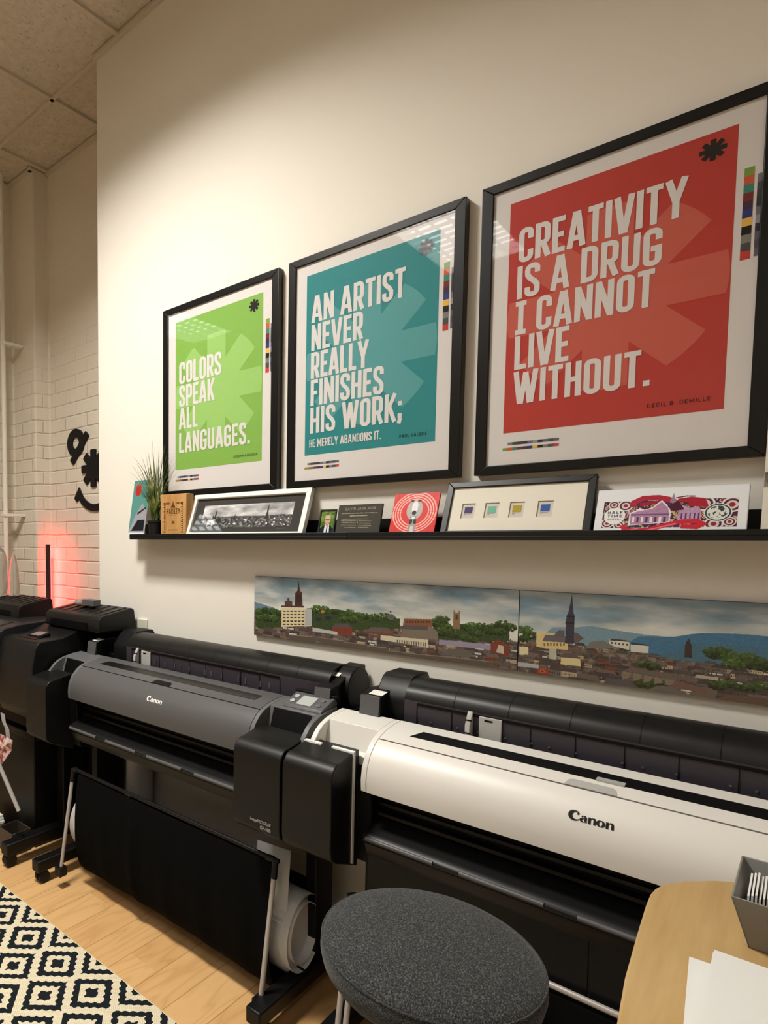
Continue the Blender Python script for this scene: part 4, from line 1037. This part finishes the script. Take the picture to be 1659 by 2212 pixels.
    tank(-.016, .150, 'left_ink_cover', white); rt = tank(1.235, 1.416, 'right_ink_cover', white)
    if not white:
        for txt, zc, wd, hh in (('imagePROGRAF', .700, .078, .0135), ('GP-300', .682, .040, .0135)):
            cu = bpy.data.curves.new('label', 'FONT'); cu.body = txt; cu.size = 1.0; cu.align_x = 'RIGHT'; cu.offset = .015
            to = bpy.data.objects.new('tmp', cu); me = bpy.data.meshes.new_from_object(to); xs_ = [v.co.x for v in me.vertices]; w_ = max(xs_)-min(xs_); k_ = wd/w_
            for v in me.vertices: v.co = Vector((1.385+v.co.x*k_, -.5618, zc+v.co.y*k_*1.25))
            me.materials.append(m_lgrey); me.name = 'model_lettering'; lo_ = bpy.data.objects.new('model_lettering', me); COL.objects.link(lo_); lo_.parent = rt
            bpy.data.objects.remove(to)
    # ---- operation panel
    pn = MB(); a, b = 1.272, 1.420
    pn.prof([(-.338, 1.020), (-.332, 1.030), (-.262, 1.054), (-.250, 1.057), (-.236, 1.050), (-.236, 1.02)], a, b); po = pn.build('operation_panel', m_mgrey if not white else m_white_shell, t, bevel=.002)
    MB().prof([(-.252, 1.056), (-.256, 1.064), (-.236, 1.066), (-.232, 1.04)], a-.006, b+.006).build('panel_hood', m_black, po, bevel=.002)
    def onp(f): return (-.332+.070*f-.0012*.32, 1.030+.024*f+.0012*.94)
    def pq(g, u0_, u1_, f0, f1, mi=0): (ya_, za_), (yb_, zb_) = onp(f0), onp(f1); g.add([(u0_, ya_, za_), (u1_, ya_, za_), (u1_, yb_, zb_), (u0_, yb_, zb_)], [(0, 1, 2, 3)], mi)
    g = MB(); pq(g, a+.042, a+.098, .12, .88); g.build('screen', m_screen, po)
    for u_, f_ in ((a+.022, .30), (a+.022, .72), (a+.122, .30), (a+.122, .72)):
        y_, z_ = onp(f_); g = MB(); g.tube([(u_, y_+.001, z_-.002), (u_, y_-.001, z_+.0018)], .0085, 18); g.build('button', m_lgrey if u_ < a+.05 else m_grey_h, po, smooth=True)
    # ---- rear roll unit
    ru = roll_u; re = 1.368
    arcp = [(-.203, 1.086), (-.198, 1.108), (-.183, 1.125), (-.160, 1.137), (-.130, 1.144), (-.095, 1.145), (-.060, 1.138), (-.035, 1.126), (-.02, 1.11), (-.02, .99)]
    g = MB(); g.prof([(-.203, .985), (-.205, 1.088)]+[(-.02, 1.088), (-.02, .985)], ru, re); g.build('roll_panel', m_purp, t)
    # panel grid lines and small marks
    g = MB(); n = 9
    for i in range(n+1): u = ru+.04+(re-ru-.24)*i/n; g.box(u-.001, u+.001, -.2062, -.204, .995, 1.080)
    g.box(ru+.04, re-.2, -.2072, -.204, 1.076, 1.084); g.box(ru+.04, re-.2, -.2066, -.204, .990, .993)
    g.build('panel_seams', m_dark, t)
    g = MB(); rs = random.Random(3)
    for i in range(14):
        u = ru+.06+(re-ru-.28)*(i+.5)/14+rs.uniform(-.02, .02); g.box(u, u+.005, -.2066, -.204, 1.030, 1.034 if white else 1.052)
    g.build('size_marks', m_mgrey, t)
    g = MB(); g.prof(arcp, ru, re); g.build('roll_cover', m_black2, t, smooth=True)
    g = MB(); n = 8
    for i in range(1, n):
        u = ru+(re-ru)*i/n
        for j in range(6): (y0_, z0_), (y1_, z1_) = arcp[j], arcp[j+1]; g.add([(u-.0008, y0_-.0006, z0_+.0007), (u+.0008, y0_-.0006, z0_+.0007), (u+.0008, y1_-.0004, z1_+.0008), (u-.0008, y1_-.0004, z1_+.0008)], [(0, 1, 2, 3)])
    g.build('cover_seams', m_dark, t)
    # brackets at both ends
    g = MB()
    g.prof([(-.262, 1.0), (-.250, 1.092), (-.19, 1.103), (-.12, 1.10), (-.10, 1.128), (-.02, 1.13), (-.015, .99)], .070, .140)
    g.prof([(-.20, .99), (-.20, 1.07), (-.195, 1.092), (-.150, 1.140), (-.130, 1.150), (-.03, 1.150), (-.015, 1.13), (-.015, .99)], ru-.100, ru+.0)
    g.box(.14, ru-.100, -.18, -.015, .99, 1.03)
    lbk = g.build('left_bracket', m_black, t, bevel=.004)
    g = MB()
    g.prof([(-.262, 1.03), (-.255, 1.088), (-.20, 1.094), (-.12, 1.13), (-.02, 1.14), (-.015, .99)], 1.345, 1.408)
    g.tube([(re-.01, -.095, 1.065), (1.424, -.095, 1.065)], .078, 32)
    rbk = g.build('right_bracket', m_black, t, bevel=.003)
    g = MB(); g.prof([(-.2635, 1.004), (-.2535, 1.090), (-.2515, 1.090), (-.2615, 1.004)], .073, .137); g.build('bracket_plate', m_mgrey, lbk)
    g = MB(); g.prof([(-.2655, 1.034), (-.2580, 1.086), (-.2560, 1.086), (-.2635, 1.034)], 1.347, 1.406); g.build('bracket_plate', m_mgrey, rbk)
    g = MB(); g.prof([(-.243, 1.0945), (-.243, 1.0955), (-.205, 1.1015), (-.205, 1.1005)], .095, .140); g.build('white_tab', m_white, lbk)
    g = MB(); g.prof([(-.165, 1.113), (-.165, 1.115), (-.145, 1.124), (-.145, 1.122)], 1.35, 1.385); g.build('white_tab', m_white, rbk)
    # paper guide
    gx = x_guide-x0
    g = MB(); g.prof([(-.235, .995), (-.235, 1.055), (-.215, 1.090), (-.208, 1.092), (-.208, .995)], gx, gx+.014); g.box(gx+.030, gx+.090, -.212, -.2055, 1.0, 1.082)
    g.build('paper_guide', m_lgrey, t, bevel=.002)
    g = MB(); g.box(gx+.045, gx+.066, -.2130, -.2118, 1.070, 1.075); g.box(gx-.0004, gx+.0144, -.2355, -.230, 1.03, 1.034); g.box(gx-.0004, gx+.0144, -.229, -.222, 1.066, 1.070); g.build('guide_slots', m_dark, t)
    return t
wide_printer(-2.490, 'dark grey wide format printer in the middle of the row, black cloth basket', m_grey_shell, m_grey_h, m_white, .305, False, -2.105, ((.218, 1), (1.332, -1)))
wide_printer(-1.050, 'white and black wide format printer on the right, partly behind stool and desk', m_white_shell, m_white_shell, m_ink, .195, True, -.664, ((.160, 1), (.184, 1), (1.332, -1)))

# ---- large printer with two ribbed tank covers, at the far left
t = empty('wide_format_printer', (-2.51, 0, 0), 'black wide format printer with two ribbed tank covers, leftmost in the row', 'printer', 'wide printers along the painted wall')
LX = Vector((-2.51, 0, 0)); Lp = -1.14
prof_body = [(-.498, .713), (-.526, .770), (-.521, .968), (-.502, 1.067), (-.483, 1.092), (-.460, 1.098), (-.342, 1.102), (-.233, 1.135), (-.101, 1.136), (-.05, 1.13), (-.03, 1.08), (-.03, .70), (-.3, .66)]
g = MB(); g.prof(prof_body, -.322, 0); g.build('right_body', m_black2, t, bevel=.006, seg=3)
prof_lid = [(-.498, .713), (-.526, .77), (-.546, .883), (-.546, .996), (-.535, 1.072), (-.512, 1.108), (-.469, 1.128), (-.384, 1.140), (-.214, 1.146), (-.06, 1.138), (-.03, 1.10), (-.03, .70), (-.3, .66)]
g = MB(); g.prof(prof_lid, Lp, -.332); g.build('main_body', mat('glossy_dark_shell', (34, 34, 35), .3, .5), t, bevel=.005, seg=3)
g = MB(); g.prof([(-.541, .845), (-.549, .883), (-.549, .916), (-.541, .916)], Lp+.02, -.34); g.build('red_line', mat('dark_red_trim', (104, 34, 34), .4), t)
g = MB(); g.prof([(-.455, 1.127), (-.455, 1.1335), (-.36, 1.1445), (-.36, 1.138)], -.90, -.42); g.build('top_window', m_navy, t)
g = MB(); a, b = -.29, -.05
g.add([(a+.06, -.455, 1.1005), (b-.02, -.455, 1.1005), (b-.05, -.345, 1.1045), (a+.09, -.345, 1.1045)], [(0, 1, 2, 3)]); g.build('control_surface', m_black, t)
g = MB(); g.prof([(-.425, 1.098), (-.420, 1.107), (-.350, 1.119), (-.350, 1.10)], a+.09, b-.04); sc_ = g.build('display', m_dark, t, bevel=.002)
g = MB(); g.add([(a+.11, -.413, 1.1102), (b-.055, -.413, 1.1102), (b-.055, -.358, 1.1198), (a+.11, -.358, 1.1198)], [(0, 1, 2, 3)]); g.build('screen', mat('dim_screen', (120, 104, 108), .2), sc_)
def ribbed(a, b, nm, zb):
    P = [(-.255, zb), (-.262, 1.185), (-.252, 1.208), (-.23, 1.218), (-.045, 1.246), (-.026, 1.236), (-.012, zb)]
    g = MB(); g.prof(P, a, b); o = g.build(nm, m_black2, t, bevel=.006, seg=3)
    n = 7
    for i in range(n):
        u = a+.045+(b-a-.08)*i/(n-1)
        g = MB(); g.prof([(-.222, 1.2205), (-.205, 1.2260), (-.058, 1.2485), (-.058, 1.240), (-.222, 1.214)], u-.011, u+.011); g.build('rib', m_black2, o, bevel=.003)
    g = MB(); g.prof([(-.2615, 1.142), (-.2650, 1.180), (-.245, 1.180), (-.245, 1.142)], a+.05, b-.09); g.build('grip_slot', m_dark, o)
    return o
ribbed(-.27, .185, 'right_tank_cover', 1.137); ribbed(-.96, -.54, 'left_tank_cover', 1.12)
g = MB(); g.box(Lp, -.06, -.45, -.05, .64, .70); g.build('under_frame', m_dark, t)
for u in (-.09, -1.04):
    g = MB(); g.box(u-.03, u+.03, -.635, -.03, .06, .12); g.build('foot', m_black, t, bevel=.006)
    g = MB(); g.box(u-.028, u+.028, -.30, -.17, .12, .66); g.build('leg', m_black, t, bevel=.006)
    for y_ in (-.605, -.06):
        g = MB(); g.tube([(u-.022, y_, .032), (u+.022, y_, .032)], .031, 24); g.box(u-.02, u+.02, y_-.02, y_+.02, .05, .062); g.build('caster', m_rubber, t, bevel=.003)
g = MB(); g.tube([tuple(PY(-12, 1628, -.60)-LX), tuple(PY(41, 1752, -.56)-LX)], .0105, 14); g.build('basket_rod', m_alu, t, smooth=True)
# metal paper hook
P = [PY(u, v, -.53)-LX for u, v in ((5, 1541), (8, 1560), (15, 1575), (17, 1594))]
g = MB()
for i in range(3):
    a_, b_ = P[i], P[i+1]; w_ = .018
    g.add([(a_.x-w_, a_.y, a_.z), (a_.x+w_, a_.y, a_.z), (b_.x+w_, b_.y, b_.z), (b_.x-w_, b_.y, b_.z), (a_.x-w_, a_.y+.002, a_.z), (a_.x+w_, a_.y+.002, a_.z), (b_.x+w_, b_.y+.002, b_.z), (b_.x-w_, b_.y+.002, b_.z)], [(0, 1, 2, 3), (7, 6, 5, 4), (0, 4, 5, 1), (1, 5, 6, 2), (2, 6, 7, 3), (3, 7, 4, 0)])
g.build('metal_hook', m_lgrey, t)

# hanging print at the far left
t = empty('hanging_print', PY(0, 1600, -.56), 'crumpled pinkish print hanging at the left edge under the leftmost printer', 'print')
b0 = t.location.copy(); pts = [(-40, 1575), (2, 1586), (27, 1600), (24, 1622), (8, 1645), (-2, 1658), (-40, 1668)]
g = MB(); P = [PY(u, v, -.56+(.012 if i % 2 else 0))-b0 for i, (u, v) in enumerate(pts)]; c0 = sum(P, Vector())/len(P)
n = len(P); g.add([tuple(c0+Vector((0, -.01, 0)))]+[tuple(p) for p in P]+[tuple(c0+Vector((0, -.008, 0)))]+[tuple(p+Vector((0, .002, 0))) for p in P], [(0, 1+i, 1+(i+1) % n) for i in range(n)]+[(n+1, n+2+(i+1) % n, n+2+i) for i in range(n)]+[(1+i, 1+(i+1) % n, n+2+(i+1) % n, n+2+i) for i in range(n)])
m_pp = mat('pink_print', (206, 160, 148), .6); k = NT(m_pp); v, s = k.pos(); k.color(k.ramp(k.noise(v, 30, 3), [(.42, (150, 60, 54)), (.52, (212, 176, 168)), (.6, (226, 208, 200))]))
g.build('printed_sheet', m_pp, t)
# small black bin on the floor
t = empty('waste_bin', (-2.80, -.47, .0), 'small dark open bin on the floor below the leftmost printer', 'bin')
t.location = (-2.715, -.50, .0)
g = MB(); w_, d_, h_ = .055, .05, .012
g.box(-.075, .055, -.055, -.050, 0, .115); g.box(-.075, .055, .05, .055, 0, .115); g.box(-.075, -.070, -.05, .05, 0, .115); g.box(.05, .055, -.05, .05, 0, .115); g.box(-.075, .055, -.055, .055, 0, .004)
g.build('bin_body', mat('dark_taupe_plastic', (62, 54, 46), .5), t, bevel=.003)
# paper pile beyond the bin
g = MB()
for i in range(9): g.box(-3.10+.006*i, -2.86-.006*(i % 3), -.57+.004*i, -.48, .001+.014*i, .013+.014*i)
o = g.build('paper_pile', m_paper, None); tag(o, 'loose pile of pale paper behind the small dark bin on the floor', 'paper pile')
t = empty('shade_box', (-3.08, -.26, 0.001), 'large black box added to darken the space under the leftmost printer', 'shade filler')  # added black box, fills the space under this printer with dark
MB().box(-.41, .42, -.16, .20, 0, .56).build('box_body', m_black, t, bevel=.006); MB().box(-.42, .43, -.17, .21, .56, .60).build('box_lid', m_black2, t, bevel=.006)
# storage crates in the shade behind the leftmost printer leg and the middle one
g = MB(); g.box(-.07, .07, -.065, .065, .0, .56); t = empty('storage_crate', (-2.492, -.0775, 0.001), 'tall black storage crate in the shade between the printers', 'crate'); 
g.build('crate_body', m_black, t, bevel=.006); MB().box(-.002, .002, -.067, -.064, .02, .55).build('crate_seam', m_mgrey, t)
# ribbon of light behind the basket: a tall pale tube added in its place by the wall
g = MB(); g.tube([(-2.235, -.075, 0.001), (-2.235, -.075, .56)], .066, 40); o = g.build('light_streak_tube', m_print_white, None, smooth=True); tag(o, 'thick pale tube standing in for a streak of light behind the middle printer', 'light stand-in')

# rolled prints lying in the middle printer's basket
t = empty('paper_roll', (-1.7, -.325, .235), 'loosely rolled large white paper in the cloth basket of the middle printer', 'paper roll')
g = MB(); n = 44
vs = []; fs = []; N2 = 2
pts = []
for i in range(n*2+10):
    a = math.radians(-100+i*8.6); r = .150-.0009*i*.75; pts.append((math.cos(a)*r*.86, math.sin(a)*r*1.03))
for xx in (-.635, .575):
    for p in pts: vs.append((xx, p[0], p[1]))
m_ = len(pts)
for i in range(m_-1): fs.append((i, i+1, m_+i+1, m_+i))
g.add(vs, fs); o = g.build('rolled_sheet', m_paper, t, smooth=True); md = o.modifiers.new('th', 'SOLIDIFY'); md.thickness = .0012
g = MB(); cp = []
for xx in (-.60, .545): cp.append([(xx+.004*math.sin(i*.9), .112*math.cos(2*math.pi*i/40), .136*math.sin(2*math.pi*i/40)) for i in range(40)])
g.add(cp[0]+cp[1], [tuple(range(39, -1, -1)), tuple(range(40, 80))]+[(i, (i+1) % 40, 40+(i+1) % 40, 40+i) for i in range(40)]); g.build('inner_layers', m_paper, t, smooth=True)
t2 = empty('hanging_sheet', (-1.25, -.30, .40), 'narrow white paper strip hanging down into the basket at its right end', 'paper sheet')
g = MB(); q0 = [(-.455, .235), (-.44, .14), (-.40, .05), (-.385, -.03)]
vs = []; cc_ = [(.0, -.12, .245), (.005, -.135, .17), (.01, -.15, .09), (.012, -.155, .0), (.01, -.150, -.06)]
for x_, y_, z_ in cc_: vs += [(x_-.02, y_, z_-.11), (x_+.105, y_+.02, z_-.11)]
g.add(vs, [(2*i, 2*i+1, 2*i+3, 2*i+2) for i in range(4)]); o = g.build('paper_strip', m_paper, t2, smooth=True); md = o.modifiers.new('th', 'SOLIDIFY'); md.thickness = .001
t2.location = (-1.265, -.265, .40)
g = MB(); g.tube([(-1.15, -.12, .10), (-1.02, -.22, .16)], .035, 20); o = g.build('cardboard_core', m_kraft, None, smooth=True); tag(o, 'short cardboard core on the floor beside the paper roll, right of the basket', 'cardboard core')
o.location.z = -.06
g = MB(); g.box(-1.275, -1.222, -.065, -.0615, .235, .285)
lb = g.build('paper_label', mat('white_label', (210, 206, 198), .6), None); tag(lb, 'small white label stuck low on the wall behind the basket', 'label')
lb.location.y = .061

# ---- small things on the leftmost printer
t = empty('clear_bottle', (-3.74, .12, 1.108), 'clear crinkled plastic bag standing on the leftmost printer before the brick pier', 'plastic bag')
t.location = (-3.38, -.14, 1.2475)
g = MB(); g.lathe([(.058, 0), (.066, .05), (.062, .14), (.064, .20), (.050, .255), (.030, .285), (.004, .295)], (-.075, 0, 0), 18, sx=1, sy=.6); g.lathe([(.045, 0), (.050, .05), (.040, .15), (.026, .22), (.004, .262)], (.055, .02, 0), 14, sx=1, sy=.6)
g.build('bag_film', m_clear, t, smooth=True)
t = empty('tape_dispenser', (-2.60, -.125, 1.2475), 'small grey and clear tape dispenser on the right ribbed cover', 'tape dispenser')
g = MB(); g.box(-.06, .10, -.03, .03, .0, .006); g.box(.0, .095, -.025, .025, .006, .030); g.build('dispenser_body', m_mgrey, t, bevel=.002)
MB().box(-.058, -.004, -.028, .028, .006, .026).build('clear_block', m_clear, t, bevel=.002)

# ================================================================ STOOL
SC_ = (-.4806, -.9164)
t = empty('round_stool', (SC_[0], SC_[1], 0), 'round stool with thick charcoal fabric seat in front of the white printer', 'stool')
R_ = .2005
prof = [(.03, -.075), (.16, -.074), (.184, -.066), (.196, -.050), (.2005, -.030), (.1990, -.012), (.196, -.006), (.190, .000), (.175, .006), (.14, .013), (.09, .018), (.04, .020), (.0005, .0205)]
g = MB(); g.lathe(prof, (0, 0, .80), 96, sx=.998, sy=1.06); g.build('seat', m_felt, t, smooth=True)
g = MB(); n = 96; g.tube([(.1975*.998*math.cos(2*math.pi*i/n), .1975*1.06*math.sin(2*math.pi*i/n), .7925) for i in range(n+1)], .0022, 8); g.build('piping', m_felt, t, smooth=True)
g = MB(); g.lathe([(.05, -.115), (.12, -.108), (.170, -.090), (.186, -.076), (.184, -.070), (.03, -.070)], (0, 0, .80), 64); g.build('seat_shell', m_black2, t, smooth=True)
g = MB(); g.lathe([(.026, .06), (.026, .45), (.020, .45), (.020, .70)], (0, 0, 0), 32); g.build('column', m_black, t, smooth=True)
g = MB(); g.lathe([(.17, 0.001), (.19, .01), (.17, .035), (.05, .055), (.03, .08)], (0, 0, 0), 64); g.build('base', m_black, t, smooth=True)

# ================================================================ DESK
edge = [(1332, 2212), (1350, 2110), (1375, 2020), (1395, 1955), (1405, 1930), (1415, 1919), (1430, 1911), (1450, 1906), (1480, 1903), (1540, 1901), (1590, 1904)]
Q_ = [PZ(u, v, 1.0) for u, v in edge]
pts = [(.75, -1.75), (-.06, -1.75), (-.11, -1.45)]+[(p.x, p.y) for p in Q_]+[(.0, -.625), (.12, -.60), (.75, -.60)]
t = empty('standing_desk', (0, 0, 0), 'light wood desk with rounded corner at the bottom right of the photo', 'desk')
g = MB(); g.slab(pts, .973, 1.0); g.build('desktop', m_desk, t, bevel=.003)
for x_, y_ in ((.02, -1.55), (.02, -.80), (.65, -1.65), (.65, -.70)): MB().box(x_-.025, x_+.025, y_-.025, y_+.025, .001, .973).build('leg', m_lgrey, t, bevel=.003)
# papers
def sheets(p, w, l, h, n, label, sk=0.):
    t = empty('paper_stack', (p[0], p[1], 1.0002), label, 'paper stack'); g = MB()
    for i in range(n):
        o_ = .0012*math.sin(i*2.1); g.box(o_, w+o_, -l, -.001*(i % 3), h*i/n, h*(i+.82)/n)
    t.rotation_euler = (0, 0, sk); g.build('sheets', m_paper, t); return t
pa = PZ(1491, 2065, 1.012); sheets((pa.x, pa.y), .20, .30, .012, 6, 'lower white paper stack nearest the desk edge', math.radians(4))
pb = PZ(1541, 2048, 1.032); s2 = sheets((pb.x+.001, pb.y), .21, .30, .018, 7, 'upper white booklets lying on the paper stack', math.radians(1)); s2.location.z = 1.0128
# grey desk bin with envelopes
f0 = PZ(1578, 1935, 1.082); k0 = PZ(1606, 1848, 1.082); b0 = PZ(1601, 2034, 1.001)
t = empty('desk_organizer', (b0.x, f0.y, 1.0005), 'grey open desk organizer holding envelopes, beside the papers', 'organizer')
dep = k0.y-f0.y; xf = f0.x-b0.x; wd = .20
g = MB(); th = .003
def wallq(a, b, c, d, nrm):
    n_ = Vector(nrm)*th; V = [Vector(p) for p in (a, b, c, d)]; g.add([tuple(v_) for v_ in V]+[tuple(v_+n_) for v_ in V], [(0, 1, 2, 3), (7, 6, 5, 4), (0, 4, 5, 1), (1, 5, 6, 2), (2, 6, 7, 3), (3, 7, 4, 0)])
by_f, by_b = .030, dep-.02; H0 = .0815
wallq((.008, by_f, 0), (wd, by_f, 0), (wd+.01, 0, H0), (xf, 0, H0), (0, 1, 0)); wallq((.008, by_b, 0), (wd, by_b, 0), (wd+.01, dep, H0), (xf+.002, dep, H0), (0, -1, 0))
wallq((.008, by_f, 0), (.008, by_b, 0), (xf+.002, dep, H0), (xf, 0, H0), (1, 0, 0)); wallq((wd, by_f, 0), (wd, by_b, 0), (wd+.01, dep, H0), (wd+.01, 0, H0), (-1, 0, 0))
g.box(.008, wd, by_f, by_b, 0, .003); g.build('organizer_body', m_bin, t, bevel=.001)
MB().box(.052, .0545, .02, dep-.012, .004, .078).build('divider', m_bin, t)
for i in range(7):
    e_ = empty('envelope', (t.location.x+.004+i*.0040, t.location.y+.028, 1.006), 'white envelope standing in the grey desk organizer', 'envelope', 'envelopes in the desk organizer', (math.radians(2), 0, 0))
    MB().box(.0, .0022, .0, .082, 0, .073+.002*(i % 3)).build('envelope_paper', m_paper, e_)
for i in range(4):
    e_ = empty('card_sleeve', (t.location.x+.060+i*.005, t.location.y+.028, 1.006), 'brown card sleeve standing behind the divider of the desk organizer', 'card', 'card sleeves in the desk organizer')
    MB().box(0, .003, 0, .085, 0, .066+.006*(i % 2)).build('sleeve', m_kraft, e_)

# ================================================================ RUG
t = MB(); t.box(-4.2, .2, -2.8, -.722, .0005, .0075)
o = t.build('patterned_rug', m_rug, None, bevel=.002); tag(o, 'flat woven black and cream diamond patterned rug on the wood floor', 'rug')

# ================================================================ RENDER LOOK
w = bpy.data.worlds.new('world'); SC.world = w; w.use_nodes = True; w.node_tree.nodes['Background'].inputs[0].default_value = (.85, .9, 1.0, 1); w.node_tree.nodes['Background'].inputs[1].default_value = .05
SC.view_settings.view_transform = 'Standard'; SC.view_settings.look = 'None'; SC.view_settings.gamma = 1.0; SC.view_settings.exposure = 0.0; SC.view_settings.use_curve_mapping = False
